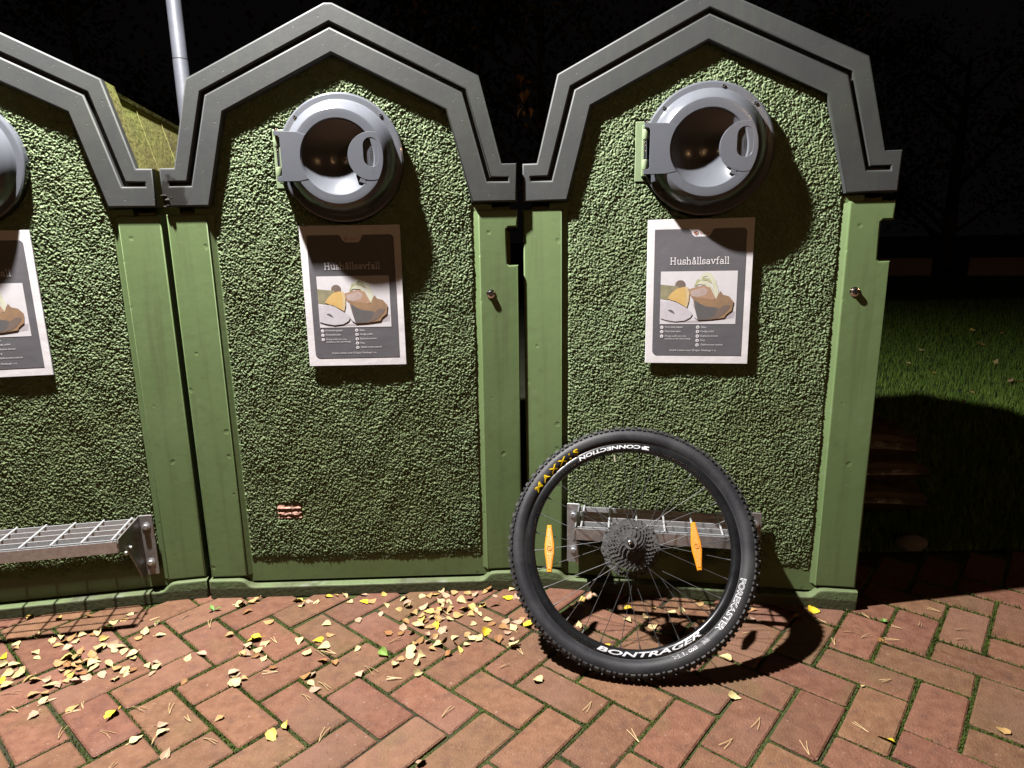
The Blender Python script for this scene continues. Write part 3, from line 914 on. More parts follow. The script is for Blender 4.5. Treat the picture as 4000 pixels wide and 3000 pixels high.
def fine_print_mesh():
    it = [('Förorenat papper', -0.0985, 0.1135, None, 0.0072), ('Förorenat plast', -0.0985, 0.0995, None, 0.0072), ('Övrigt avfall som inte', -0.0985, 0.0850, 0.066, 0.0072),
          ('sorteras ut för återvinning', -0.0985, 0.0760, 0.079, 0.0072), ('Glas', 0.0125, 0.1140, None, 0.0066), ('Farligt avfall', 0.0125, 0.0995, 0.040, 0.0072),
          ('Explosiva ämnen', 0.0125, 0.0850, 0.053, 0.0072), ('Färg', 0.0125, 0.0710, None, 0.0072), ('Oljeförorenat material', 0.0125, 0.0570, 0.068, 0.0072),
          ('Undvik enheter över 25 kg/st. Maxlängd 1 m.', -0.083, 0.0385, 0.146, 0.0072)]
    return lettering_mesh('fine_print', it, 'ink_white', -0.0014)


def logo_mesh():
    b = MB()
    b.slab([circle(-0.013, 0.4095, 0.0062, 18), circle(-0.013, 0.4095, 0.0046, 18, cw=True)], -0.0010, -0.0008)
    b.sheet(circle(-0.013, 0.4085, 0.0024, 10), -0.001)
    V, F, asp = cached(('txt', 'VEOLIA', 0.0), lambda: text_geo('VEOLIA', 0.0))
    b.add([(-0.003 + p[0] * 0.029, -0.001, 0.4065 + p[1] * 0.0058) for p in V], F)
    return b.mesh('logo_print', 'ink_red', smooth=False)


# ---- folding-grate step
STEP_W, STEP_D, STEP_Z = 0.555, 0.185, 0.322


def step_front_mesh():
    b = MB(); yf = YP - 0.012 - STEP_D
    # channel: front plate, folded bottom lip, back plate
    b.box(-STEP_W / 2, STEP_W / 2, yf, yf + 0.004, STEP_Z - 0.040, STEP_Z - 0.002)
    b.box(-STEP_W / 2, STEP_W / 2, yf + 0.0045, yf + 0.024, STEP_Z - 0.040, STEP_Z - 0.037)
    b.box(-STEP_W / 2, STEP_W / 2, yf + STEP_D - 0.004, yf + STEP_D, STEP_Z - 0.036, STEP_Z - 0.004)
    return b.mesh('step', 'steel', smooth=False)


def bar_mesh():
    b = MB(); b.box(-STEP_W / 2 + 0.004, STEP_W / 2 - 0.004, -0.0015, 0.0015, -0.030, 0.0); return b.mesh('grating_bar', 'steel_bright', smooth=False)


def cross_mesh():
    b = MB(); b.tube([(0, -STEP_D / 2 + 0.004, 0), (0, STEP_D / 2 - 0.004, 0)], 0.0034, 8); return b.mesh('cross_bar', 'steel_bright')


def bracket_mesh(s):
    """side plate of the step with its wall flange; s = +1 right end"""
    b = MB(); yw = 0.004; yf = YP - 0.012 - STEP_D
    x = s * (STEP_W / 2 + 0.001); pts = [(yw, 0.110), (yw, 0.326), (yw - 0.030, 0.326), (yf + 0.004, STEP_Z + 0.004), (yf, STEP_Z - 0.008), (yf + 0.004, STEP_Z - 0.040), (yf + 0.055, STEP_Z - 0.050), (yw - 0.040, 0.118)]
    xs = (x, x + s * 0.004)
    V = [(q, y, z) for q in xs for y, z in pts]; n = len(pts)
    F = [tuple(range(n)), tuple(range(2 * n - 1, n - 1, -1))] + [(i, n + i, n + (i + 1) % n, (i + 1) % n) for i in range(n)]
    b.add(V, F)
    b.recalc = True
    fx = sorted((x, x + s * 0.044))
    b.slab([round_rect(fx[0], fx[1], 0.108, 0.327, (0.003, 0.003, 0.005, 0.003), 2)], yw - 0.0045, yw + 0.001, bevel=0.0008, segs=1)
    return b.mesh('bracket', 'bracket' if s > 0 else 'steel', smooth=False)


def bolt_mesh():
    b = MB()
    b.lathe([(0.0001, -0.012), (0.0078, -0.012), (0.0092, -0.010), (0.0092, -0.003), (0.0135, -0.003), (0.0135, 0.001)], 6 * 3, 'y')
    return b.mesh('bolt', 'steel')


def make_bin(idx, label):
    bx, by, t = BINS[idx]
    root = empty('waste_bin', Matrix.Translation((bx, by, 0)) @ Matrix.Rotation(t, 4, 'Z'))
    tag(root, label, 'waste bin', 'waste bins standing side by side')
    part = lambda name, key, fn, parent=root, T=None: put(name, cached(key, fn), parent, T)
    part('body', 'body', body_mesh); part('roof', 'roof', roof_mesh)
    burnt = idx == 1
    part('gable_frame', ('frame', burnt), lambda: frame_mesh(burnt))
    notch = idx > 0
    part('pillar', ('pil', -1, False), lambda: pillar_mesh(-1, False)); part('pillar', ('pil', 1, notch), lambda: pillar_mesh(1, notch))
    pan = part('panel', 'panel', panel_mesh)
    rc = put('roughcast', cached(('rc', idx == 1), lambda: roughcast_mesh(40 + idx, idx == 1)), pan); rc['kind'] = 'stuff'
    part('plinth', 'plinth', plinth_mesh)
    h = part('hatch', 'hatch', hatch_mesh)
    part('handle_boss', 'boss', boss_mesh, h); part('grip', 'grip', grip_mesh, h); part('grip_lettering', 'griptext', grip_text_mesh, h)
    part('hinge_plate', 'hplate', hinge_plate_mesh, h); part('hinge_leaf', 'hleaf', hinge_leaf_mesh, h); part('hinge_pin', 'hpin', hinge_pin_mesh, h)
    for ang in (44, 137, 78 if idx == 2 else 300, 222):
        part('screw', 'screw', screw_mesh, h, Matrix.Translation((HX + 0.1785 * math.cos(math.radians(ang)), 0.012 - 0.0185, HZ + 0.1785 * math.sin(math.radians(ang)))))
    tilt = (0.0, 0.002, -0.006)[idx]
    po = part('poster', 'poster', poster_mesh, root, Matrix.Translation((PX - (0.013 if idx == 2 else 0), YPO, PB)) @ Matrix.Rotation(tilt, 4, 'Y'))
    for nm, fn in (('dark_print', poster_dark_mesh), ('title_lettering', title_mesh), ('food_picture', food_mesh), ('bullet_print', bullets_mesh), ('tick_print', ticks_mesh),
                   ('fine_print', fine_print_mesh), ('logo_print', logo_mesh)):
        q = part(nm, nm, fn, po)
        if nm != 'dark_print': q['kind'] = 'stuff'
    if idx > 0:
        part('lock', 'lock', lock_mesh, root, Matrix.Translation((0.461, YP, 1.053)) @ Matrix.Diagonal((1, .62, 1, 1)))
    if idx != 1:
        off = -0.0845 if idx == 2 else 0.0845
        st = part('step', 'step', step_front_mesh, root, Matrix.Translation((off, 0, 0)))
        yf = YP - 0.012 - STEP_D
        for k in range(5): part('grating_bar', 'bar', bar_mesh, st, Matrix.Translation((0, yf + 0.012 + k * (STEP_D - 0.024) / 4, STEP_Z)))
        for k in range(7): part('cross_bar', 'cross', cross_mesh, st, Matrix.Translation((-0.262 + k * 0.524 / 6, yf + STEP_D / 2, STEP_Z + 0.001)))
        for s in (-1, 1):
            part('bracket', ('br', s), lambda: bracket_mesh(s), st)
            for z in (0.288, 0.156): part('bolt', 'bolt', bolt_mesh, st, Matrix.Translation((s * (STEP_W / 2 + 0.023), -0.0005, z)))
            for y, z in ((-0.085, 0.262), (-0.130, 0.292) if 0 else (-0.125, 0.262)):
                part('bolt', 'bolt', bolt_mesh, st, Matrix.Translation((s * (STEP_W / 2 + 0.005), y - 0.02, z)) @ Matrix.Rotation(s * PI / 2, 4, 'Z') @ Matrix.Scale(0.55, 4))
    if idx == 1:
        b = MB(); r = random.Random(3)
        V = []; F = []; nx, nz = 14, 9
        for j in range(nz):
            for i in range(nx):
                V.append((-0.299 + i * 0.080 / (nx - 1) + r.uniform(-.001, .001), YPAN - 0.0045 + 0.0025 * math.sin(j * 1.9) + r.uniform(-.0015, .0015), 0.286 + j * 0.048 / (nz - 1)))
        F = [(j * nx + i, j * nx + i + 1, (j + 1) * nx + i + 1, (j + 1) * nx + i) for j in range(nz - 1) for i in range(nx - 1)]
        b.add(V, F)
        p = put('bare_patch', b.mesh('bare_patch', 'brickred'), root); p['label'] = 'small bare reddish patch where the roughcast has come off'
        # melted, sooty lump at the lower left corner of the frame
        b = MB()
        for k in range(9):
            cx, cz, rr = r.gauss(-0.532, .008), r.gauss(1.356, .012), r.uniform(.004, .008)
            b.lathe([(0.0001, rr)] + [(rr * math.sin(a), rr * math.cos(a)) for a in (0.7, 1.3, 1.9, 2.5)] + [(0.0001, -rr)], 7, 'z', T=Matrix.Translation((max(cx, -0.556), -0.001 + r.uniform(-.002, .006), cz)) @ Matrix.Rotation(r.uniform(0, 3), 4, 'X') @ Matrix.Diagonal((1.4, .5, 1, 1)))
        p = put('scorched_lump', b.mesh('scorched_lump', 'soot'), root); p['label'] = 'black melted scorch mark on the lower left frame corner'
    return root


make_bin(0, 'green roughcast waste bin cut off by the left picture edge, with a metal step')
make_bin(1, 'green roughcast waste bin in the middle, without a step, left frame corner scorched')
make_bin(2, 'green roughcast waste bin on the right, with the bicycle wheel leaning against it')

# ---------------------------------------------------------------- the bicycle wheel
WC = Vector((0.3493, 1.8343, 0.3150)); WN = Vector((-0.1586, -0.8155, 0.5567)).normalized()
WE1 = Vector((0.9816, -0.1909, 0.0)).normalized(); WE2 = WN.cross(WE1).normalized()
WT = Matrix(((WE1.x, WE2.x, WN.x, WC.x), (WE1.y, WE2.y, WN.y, WC.y), (WE1.z, WE2.z, WN.z, WC.z), (0, 0, 0, 1)))
wheel = empty('bicycle_wheel', WT)
tag(wheel, 'loose mountain bike rear wheel leaning on the step of the right bin', 'wheel')
TR, TT = 0.3430, 0.0268       # tyre centre line and tube radius


def tyre_z(rho): return math.sqrt(max(0, TT ** 2 - (rho - TR) ** 2))


b = MB()
prof = [(TR + TT * math.cos(math.radians(a)), TT * math.sin(math.radians(a))) for a in np.linspace(-150, 150, 34)]
prof = [(0.3165, -0.0120)] + prof + [(0.3165, 0.0120)]
b.lathe(prof, 144, 'z')
tyre = put('tyre', b.mesh('tyre', 'tyre', angle=60), wheel)

b = MB()      # tread blocks
for k in range(66):
    for row, (th, off, sx, sy) in enumerate(((0, 0, .0100, .0060), (0.42, .5, .0085, .0058), (-0.42, .5, .0085, .0058), (0.90, 0, .0115, .0080), (-0.90, 0, .0115, .0080), (0.98, .5, .0070, .0060), (-0.98, .5, .0070, .0060))):
        ph = 2 * PI * (k + off) / 66
        rr = TT + 0.0010
        T = (Matrix.Rotation(ph, 4, 'Z') @ Matrix.Translation((TR, 0, 0)) @ Matrix.Rotation(-th, 4, 'Y') @ Matrix.Translation((rr, 0, 0)))
        hh = 0.0033 if abs(th) > 1 else 0.0042
        x, y, z = hh, sx / 2, sy / 2
        V = [(-.003, -y * 1.2, -z * 1.2), (-.003, y * 1.2, -z * 1.2), (-.003, y * 1.2, z * 1.2), (-.003, -y * 1.2, z * 1.2), (x, -y, -z), (x, y, -z), (x, y, z), (x, -y, z)]
        b.add([tuple(T @ Vector(q)) for q in V], [(4, 5, 6, 7), (0, 1, 5, 4), (1, 2, 6, 5), (2, 3, 7, 6), (3, 0, 4, 7)])
o = put('tread_blocks', b.mesh('tread_blocks', 'knob', smooth=False), tyre); o['kind'] = 'stuff'

RIM = [(0.3175, 0.0130), (0.3130, 0.0142), (0.3060, 0.0140), (0.2990, 0.0128), (0.2945, 0.0100), (0.2915, 0.0050), (0.2910, 0.0)]
b = MB()
b.lathe(RIM + [(r, -h) for r, h in RIM[:-1][::-1]] + [(0.310, -0.008), (0.310, 0.008)], 144, 'z', closed=True)
b.recalc = True
rim = put('rim', b.mesh('rim', 'rim', angle=50), wheel)


def rim_z(rho): return float(np.interp(rho, [0.2910, 0.2915, 0.2945, 0.2990, 0.3060, 0.3130, 0.3175], [0, .005, .010, .0128, .0140, .0142, .0130]))


def arc_text(name, body, a0, a1, r_in, r_out, m, parent, outward, offset=0.0, shear=0.0, zf=tyre_z, lift=0.0017, spacing=1.0):
    V, F, _ = text_geo(body, offset, shear, spacing)
    out = []
    for x, y in V:
        a = math.radians(a0 + (a1 - a0) * x); rho = (r_in + (r_out - r_in) * y) if outward else (r_out - (r_out - r_in) * y)
        out.append((rho * math.cos(a), rho * math.sin(a), zf(rho) + lift))
    b = MB(); b.add(out, F); b.recalc = False
    me = b.mesh(name, m, smooth=False)
    return put(name, me, parent)


arc_text('yellow_lettering', 'MAXXIS', 153.9, 121.2, 0.3210, 0.3375, 'yellow_ink', tyre, True, 0.022, 0.12, spacing=1.45)
arc_text('white_lettering', 'FOREKASTER', -13.0, -42.0, 0.3215, 0.3370, 'white_ink', tyre, True, 0.040, 0.0)
arc_text('letter_infill', 'FOREKASTER', -13.25, -41.75, 0.3228, 0.3357, 'tyre', tyre, True, -0.012, 0.0, lift=0.0021)
arc_text('white_lettering', 'EXO', -54.6, -59.2, 0.3235, 0.3325, 'ink_grey', tyre, True, 0.02)
arc_text('white_lettering', 'TR', -60.4, -68.0, 0.3235, 0.3335, 'ink_grey', tyre, True, 0.03)
arc_text('letter_infill', 'TR', -60.9, -67.5, 0.3245, 0.3325, 'tyre', tyre, True, 0.0, lift=0.0021)
arc_text('fine_lettering', '29x2.35', -47.6, -51.2, 0.3310, 0.3350, 'ink_grey', tyre, True)
arc_text('fine_lettering', '60 PSI', -48.0, -51.0, 0.3265, 0.3300, 'ink_grey', tyre, True)
arc_text('fine_lettering', '120 TPI', -48.0, -51.4, 0.3220, 0.3255, 'ink_grey', tyre, True)
arc_text('rim_lettering', 'BONTRAGER', -106.3, -49.0, 0.2985, 0.3115, 'white_ink', rim, False, 0.025, 0.25, zf=rim_z, lift=.0008)
arc_text('rim_lettering', 'CONNECTION', 85.6, 123.2, 0.3000, 0.3115, 'white_ink', rim, False, 0.03, 0.1, zf=rim_z, lift=.0008)
b = MB()
for a0, a1, r0, r1 in ((80.4, 84.6, .3000, .3035), (81.6, 84.6, .3035, .3080), (80.4, 83.4, .3080, .3115)):
    c = [(a0, r0), (a1, r0), (a1 + .4, r1), (a0 + .4, r1)]
    b.add([(r * math.cos(math.radians(a)), r * math.sin(math.radians(a)), rim_z(r) + .0005) for a, r in c], [(0, 1, 2, 3)])
put('rim_emblem', b.mesh('rim_emblem', 'white_ink', smooth=False), rim)

# hub, axle
b = MB()
b.lathe([(0.0001, -0.068), (0.0055, -0.068), (0.0062, -0.066), (0.0095, -0.062), (0.0100, -0.050), (0.018, -0.046), (0.018, -0.040), (0.0300, -0.0375), (0.0300, -0.0345), (0.0165, -0.031), (0.0135, -0.012),
         (0.0155, 0.004), (0.0275, 0.0075), (0.0275, 0.0105), (0.0170, 0.0120), (0.0165, 0.058), (0.0090, 0.0585), (0.0082, 0.066), (0.0045, 0.067), (0.0045, 0.062), (0.0001, 0.062)], 40, 'z')
hub = put('hub', b.mesh('hub', 'hub', angle=35), wheel)
b = MB(); b.lathe([(0.0001, 0.0705), (0.0026, 0.0705), (0.0028, 0.066), (0.0048, 0.0672), (0.0062, 0.0668), (0.0066, 0.060)], 20, 'z')
put('axle_end', b.mesh('axle_end', 'chrome'), hub)
b = MB(); b.lathe([(0.0100, 0.0585), (0.0185, 0.0590), (0.0195, 0.0575), (0.0195, 0.0545)], 40, 'z')
put('lock_ring', b.mesh('lock_ring', 'cassette'), hub)
# cassette of ten sprockets
XZ2XY = Matrix.Rotation(-PI / 2, 4, 'X') @ Matrix.Identity(4)
XZ2XY = Matrix(((1, 0, 0, 0), (0, 0, 1, 0), (0, -1, 0, 0), (0, 0, 0, 1)))     # slab front (-y) becomes +z, slab z becomes y
cas = put('cassette', None, wheel) if False else None
TEETH = [11, 13, 15, 17, 19, 21, 24, 28, 32, 36]
b = MB(); b.lathe([(0.0172, 0.0130), (0.0172, 0.0540)], 32, 'z')
cas = put('cassette', b.mesh('cassette', 'cassette'), wheel)
for i, tn in enumerate(TEETH):
    R = 0.0127 / (2 * math.sin(PI / tn)); z = 0.0530 - i * 0.0041
    lp = []
    for k in range(tn):
        a = 2 * PI * k / tn + i * .13; st_ = 2 * PI / tn
        for f, q in ((-.36, -.0038), (-.16, .0016), (-.07, .0034), (.07, .0034), (.16, .0016), (.36, -.0038)):
            lp.append(((R + q) * math.cos(a + f * st_), (R + q) * math.sin(a + f * st_)))
    holes = [circle(0, 0, 0.0168 if R < .034 else 0.0180, 28, cw=True)]
    if R > 0.034:
        rows = [R - 0.0105] if R < 0.052 else [R - 0.0100, R - 0.0195]
        for q, rh in enumerate(rows):
            nh = int(rh * 2 * PI / 0.0125)
            for k in range(nh):
                a = 2 * PI * (k + .5 * q + .3 * i) / nh
                holes.append(circle(rh * math.cos(a), rh * math.sin(a), 0.0037, 8, cw=True))
    b = MB(); b.slab([lp] + holes, -z - 0.0010, -z + 0.0010, bevel=0.0, T=XZ2XY)
    put('sprocket', b.mesh('sprocket', 'cassette', smooth=False), cas)
# brake rotor on the far side
lp = [((0.0885 + 0.0022 * math.sin(12 * t)) * math.cos(t), (0.0885 + 0.0022 * math.sin(12 * t)) * math.sin(t)) for t in np.linspace(0, 2 * PI, 96, endpoint=False)]
holes = []
for k in range(30):
    a = 2 * PI * k / 30; rh = 0.0785 if k % 2 else 0.0835; holes.append(circle(rh * math.cos(a), rh * math.sin(a), 0.0026, 8, cw=True))
for k in range(6):
    a0 = 2 * PI * k / 6 + .12; a1 = a0 + 2 * PI / 6 - .24
    o_ = [(0.0715 * math.cos(t), 0.0715 * math.sin(t)) for t in np.linspace(a0, a1, 8)]; i_ = [(0.030 * math.cos(t), 0.030 * math.sin(t)) for t in np.linspace(a1 + .1, a0 + .22, 6)]
    holes.append((o_ + i_)[::-1])
holes.append(circle(0, 0, 0.020, 24, cw=True))
b = MB(); b.slab([lp] + holes, 0.0490, 0.0508, T=XZ2XY)
put('brake_rotor', b.mesh('brake_rotor', 'cassette', smooth=False), wheel)
# 32 spokes, each with its nipple
for k in range(32):
    an = math.radians(7.0 + 11.25 * k); far = k % 2; lead = 1 if (k // 2) % 2 else -1
    ah = an + lead * math.radians(60); rf = 0.0275 if far else 0.0255; zf_ = -0.036 if far else 0.009
    p1 = Vector((0.291 * math.cos(an), 0.291 * math.sin(an), -0.003 if far else 0.003))
    p0 = Vector((rf * math.cos(ah), rf * math.sin(ah), zf_ + (0.002 if lead > 0 else -0.002)))
    b = MB(); b.tube([p0, p1], 0.00105, 6)
    d = (p0 - p1).normalized(); b.tube([p1, p1 + d * 0.012], [0.0026, 0.0019], 8)
    put('spoke', b.mesh('spoke', 'spoke'), wheel)
# two amber reflectors clipped between the spokes
for cxy, p_, q_ in (((0.192, 0.010), (0.201, -0.060), (0.183, 0.079)), ((-0.243, -0.027), (-0.238, -0.098), (-0.248, 0.043))):
    d = Vector(q_) - Vector(p_); hl = d.length / 2; ang = math.atan2(d.y, d.x) - PI / 2
    lp = [(-.0065, -hl), (.0065, -hl), (.0105, -hl * .55), (.0145, -hl * .18), (.0145, hl * .18), (.0105, hl * .55), (.0065, hl), (-.0065, hl), (-.0105, hl * .55), (-.0145, hl * .18), (-.0145, -hl * .18), (-.0105, -hl * .55)]
    T = Matrix.Translation((cxy[0], cxy[1], 0.010)) @ Matrix.Rotation(ang, 4, 'Z') @ XZ2XY
    b = MB(); b.slab([lp], -0.004, 0.004, bevel=0.0018, segs=1, T=T)
    rf_ = put('reflector', b.mesh('reflector', 'amber', angle=30), wheel)
    inner = [(x * .72, z * .88) for x, z in lp]
    b = MB(); b.slab([inner], -0.0052, -0.0038, bevel=0.0006, segs=1, T=T)
    b.lathe([(0.0001, 0.0010), (0.0025, 0.0010), (0.0032, -0.0002), (0.0055, -0.0002), (0.0062, 0.0013), (0.0074, 0.0013), (0.0080, -0.0004)], 20, 'y', T=T @ Matrix.Translation((0, -0.0058, 0)) @ Matrix.Rotation(PI, 4, 'X'))
    put('reflector_core', b.mesh('reflector_core', 'amber_dark', angle=30), rf_)
a = math.radians(101.7); u = Vector((math.cos(a), math.sin(a), 0))
b = MB(); b.tube([u * 0.294, u * 0.276], 0.0026, 8); b.tube([u * 0.276, u * 0.262], [0.0038, 0.0034], 8)
put('valve', b.mesh('valve', 'brass'), wheel)

# ---------------------------------------------------------------- fallen leaves
LEAVES = """-1.648,2.018y -1.540,1.997y -1.449,2.019b -1.336,1.968p -1.311,1.985t -1.312,2.018p -1.340,1.934p -1.541,1.902p -1.460,1.890p -1.399,1.902p -1.349,1.910p -1.313,1.879y -1.367,1.904b -1.436,1.871b -1.440,1.849t -1.424,1.889t -1.400,1.868p -1.473,1.868p -1.404,1.832k -1.579,1.860p -1.565,1.837t -1.483,1.811p -1.462,1.785p -1.571,1.792Y -1.548,1.754p -1.509,1.753p -1.499,1.710p -1.466,1.728p -1.459,1.699p -1.491,1.679Y -1.458,1.661p -1.420,1.683t -1.393,1.678t -1.339,1.654p -1.363,1.681k -1.354,1.617t -1.332,1.624t -1.311,1.593p -1.372,1.778y -1.375,1.760t -1.347,1.811t -1.342,1.788t -1.307,1.800t -1.278,1.776t -1.293,1.764t -1.324,1.744t -1.317,1.756b -1.337,1.737b -1.267,1.751p -1.259,1.731p -1.301,1.728t -1.347,1.721p -1.321,1.709t -1.302,1.700y -1.276,1.707b -1.283,1.681k -1.301,1.674t -1.261,1.665k -1.253,1.684k -1.312,1.657k -1.296,1.838p -1.270,1.842k -1.297,1.823p -1.248,1.817p -1.233,1.832p -1.222,1.750p -1.181,1.796p -1.161,1.772p -1.182,1.730t -1.139,1.717b -1.146,1.700p -1.164,1.682p -1.211,1.696k -1.159,1.720p -1.189,1.959k -1.205,1.883t -1.141,1.895p -1.204,1.915p -1.100,1.738p -1.085,1.758k -1.070,1.733p -1.070,1.700k -1.206,1.555t -1.299,1.532k -1.083,1.522Y -1.213,1.808p -0.926,1.488k -0.912,1.461p -0.969,1.440p -0.789,1.508t -0.865,1.388k -0.966,1.792k -0.997,1.774p -0.955,1.658b -0.806,1.650p -0.824,1.695k -0.784,1.669t -0.920,1.887t -0.955,2.069p -0.922,2.086t -0.838,1.821k -0.830,1.859Y -0.824,1.783k -0.954,2.071p -0.910,2.090t -0.913,2.021b -0.820,1.958t -0.765,2.085y -0.741,2.060p -0.718,2.079k -0.693,2.078p -0.658,2.107Y -0.633,2.117y -0.602,2.111p -0.543,2.119k -0.525,2.073Y -0.499,2.077t -0.469,2.117y -0.445,2.045p -0.454,1.993k -0.393,2.083p -0.369,2.033t -0.574,2.074p -0.623,1.939p -0.521,1.958k -0.825,1.864Y -0.786,1.838p -0.836,1.824k -0.801,1.799p -0.793,1.772b -0.762,1.764p -0.831,1.781t -0.685,1.847p -0.623,1.850Y -0.592,1.878t -0.596,1.813p -0.639,1.791p -0.540,1.735b -0.585,1.748b -0.612,1.677b -0.591,1.683k -0.585,1.646p -0.566,1.619k -0.718,1.718b -0.455,1.683k -0.403,1.776g -0.413,1.885b -0.363,1.720p -0.349,1.749t -0.294,1.736p -0.287,1.766p -0.284,1.679p -0.803,1.648p -0.824,1.693k -0.605,1.481y -0.625,1.441y -0.232,1.349k -0.491,1.802p -0.294,2.002y -0.264,1.992t -0.234,2.000p -0.226,2.029p -0.178,2.018y -0.191,1.976t -0.219,1.954p -0.245,1.959k -0.277,1.965p -0.295,1.947b -0.262,1.924Y -0.323,1.926p -0.361,1.945b -0.367,1.918k -0.366,1.884b -0.332,1.883p -0.311,1.912p -0.281,1.911t -0.239,1.897k -0.282,1.877k -0.255,1.864t -0.299,1.845b -0.314,1.829t -0.276,1.836k -0.246,1.819p -0.323,1.790p -0.257,1.796t -0.325,1.770p -0.226,1.842b -0.191,1.850p -0.158,1.865t -0.142,1.848p -0.186,1.817b -0.152,1.816p -0.177,1.793y -0.208,1.775b -0.120,1.848p -0.099,1.876Y -0.135,2.002p -0.121,1.978p -0.141,1.925p -0.081,1.923b -0.031,1.939k -0.026,1.874k -0.038,1.904b -0.011,1.903p -0.016,1.836k -0.055,1.838b -0.004,1.800p 0.045,1.924Y -0.267,2.069k -0.325,2.102p -0.303,2.101t -0.283,2.111y -0.250,2.110k -0.218,2.119t -0.166,2.117t -0.187,2.067p -0.229,2.063p -0.141,2.111k -0.109,2.126t -0.098,2.141b -0.069,2.093k -0.032,2.087Y -0.012,2.139p 0.001,2.086k -0.158,2.081t -0.262,2.126p 0.189,2.012p 0.280,2.086k 0.233,2.069y 0.260,2.081k 0.216,2.028p 0.374,1.995Y 0.428,1.954p 0.466,2.003t 0.518,1.973p 0.558,1.983p 0.623,2.027t 0.440,1.895p 0.277,1.796Y 0.203,1.910p 0.369,1.932p -0.004,1.804p 0.060,1.645p 0.767,1.928k 0.589,1.558p 0.618,1.727p 0.652,1.986k 0.927,1.933t 0.793,1.982t 0.948,2.006k 0.991,1.981Y 0.919,1.932b 0.951,1.596p 0.914,1.396Y 1.217,1.420t 1.124,1.797b"""


def leaf_mesh(seed, m):
    """ovate birch leaf with a toothed edge and stalk, folded and curled"""
    r = random.Random(seed); b = MB()
    n = 9; fold = r.uniform(0.05, 0.75); curl = r.uniform(-.9, 1.1); twist = r.uniform(-.6, .6); side = r.uniform(-.5, .5)
    rows = []
    for i in range(n + 1):
        t = i / n; wd = 0.40 * math.sin(PI * min(1, t ** .62)) * (1 - .25 * t) * (1 + r.uniform(-.10, .10))
        if i in (0, n): wd = 0.004
        rows.append((t - .5, wd))
    V = []
    for t, wd in rows:
        for s in (-1, -.5, 0, .5, 1):
            x, y = t, s * wd * (1 + (r.uniform(-.12, .12) if abs(s) == 1 else 0)); z = abs(s) * wd * fold * (1 + side * s) + curl * (t ** 2) * .55 + twist * t * s * wd + r.uniform(-.012, .012)
            V.append((x, y, z))
    k = 5
    F = [(i * k + j, i * k + j + 1, (i + 1) * k + j + 1, (i + 1) * k + j) for i in range(n) for j in range(k - 1)]
    b.add(V, F)
    z0 = V[2][2]
    b.add([(-.5, .012, z0), (-.5, -.012, z0), (-.72, r.uniform(-.06, .06), z0 + r.uniform(-.05, .12)), (-.72, .02, z0)], [(0, 1, 2, 3)])
    zm = min(v[2] for v in b.v)
    b.v = [(x, y, z - zm) for x, y, z in b.v]
    me = b.mesh('fallen_leaf', 'leaf_' + m, angle=80)
    me['shape'] = 'folded' if fold > .62 else ('curled' if abs(curl) > .75 else 'flat')
    return me


leaf_lib = {m_: [leaf_mesh(hash(m_) % 1 + 31 * ord(m_) + q, m_) for q in range(7)] for m_ in LEAFC}
CNAME = dict(y='golden yellow', Y='bright yellow', p='pale yellow', t='tan', b='brown', k='pinkish beige', g='fresh green')


def leaf_zone(x, y):
    if x < -1.02 and y > 1.52: return 'scattered below the left bin and its step', 'leaves below the left bin'
    if -0.30 < x < 0.30 and y > 1.62: return 'in the drift beside the bicycle wheel', 'leaf drift beside the wheel'
    if x >= 0.30 and y > 1.62: return 'on the pavers inside the shadow of the wheel', 'leaves around the wheel shadow'
    if x < -0.25 and y > 1.90: return 'along the plinth of the middle bin', 'leaves along the middle plinth'
    if x < -0.25 and y > 1.55: return 'on the pavers before the middle bin', 'leaves before the middle bin'
    return 'lying alone on the front pavers', 'single leaves on the front pavers'


placed = []
extra = []
for k in range(26):
    x = rnd.uniform(-0.42, 0.12); extra.append(f'{x:.3f},{rnd.uniform(1.93, 2.085):.3f}' + rnd.choice('ppkkttby'))
for tok in LEAVES.split() + extra:
    c_ = tok[-1]; x, y = map(float, tok[:-1].split(','))
    size = rnd.uniform(0.025, 0.041) * (1.2 if c_ == 'Y' else 1.0)
    z = 0.0005 + 0.005 * sum(1 for (px, py) in placed if abs(px - x) < .016 and abs(py - y) < .016)
    placed.append((x, y))
    T = (Matrix.Translation((x, y, z)) @ Matrix.Rotation(rnd.uniform(0, 2 * PI), 4, 'Z') @ Matrix.Rotation(rnd.gauss(0, .22), 4, 'X') @ Matrix.Rotation(rnd.gauss(0, .22), 4, 'Y')
         @ Matrix.Diagonal((size, size * rnd.uniform(.8, 1.1), size * rnd.choice((1, 1, 0.7, 1.2)), 1)))
    me = leaf_lib[c_][rnd.randrange(7)]
    o = put('fallen_leaf', me, None, T)
    zone, grp = leaf_zone(x, y)
    sw = 'small' if size < .030 else ('large' if size > .036 else 'medium')
    tag(o, f'{sw} {me["shape"]} {CNAME[c_]} fallen leaf {zone}', 'leaf', f'{sw} {me["shape"]} {CNAME[c_]} {grp}')
for k in range(18):      # a few on the lawn behind
    y = rnd.uniform(4.6, 9.5); x = y * rnd.uniform(0.60, 0.80)
    s_ = rnd.uniform(.05, .085); c_ = rnd.choice('ptky')
    o = put('fallen_leaf', leaf_lib[c_][rnd.randrange(7)], None, Matrix.Translation((x, y, 0.012)) @ Matrix.Rotation(rnd.uniform(0, 6.28), 4, 'Z') @ Matrix.Rotation(rnd.gauss(0, .4), 4, 'X') @ Matrix.Scale(s_, 4))
    tag(o, f'{CNAME[c_]} fallen leaf out on the dark lawn', 'leaf', f'{CNAME[c_]} leaves on the lawn')

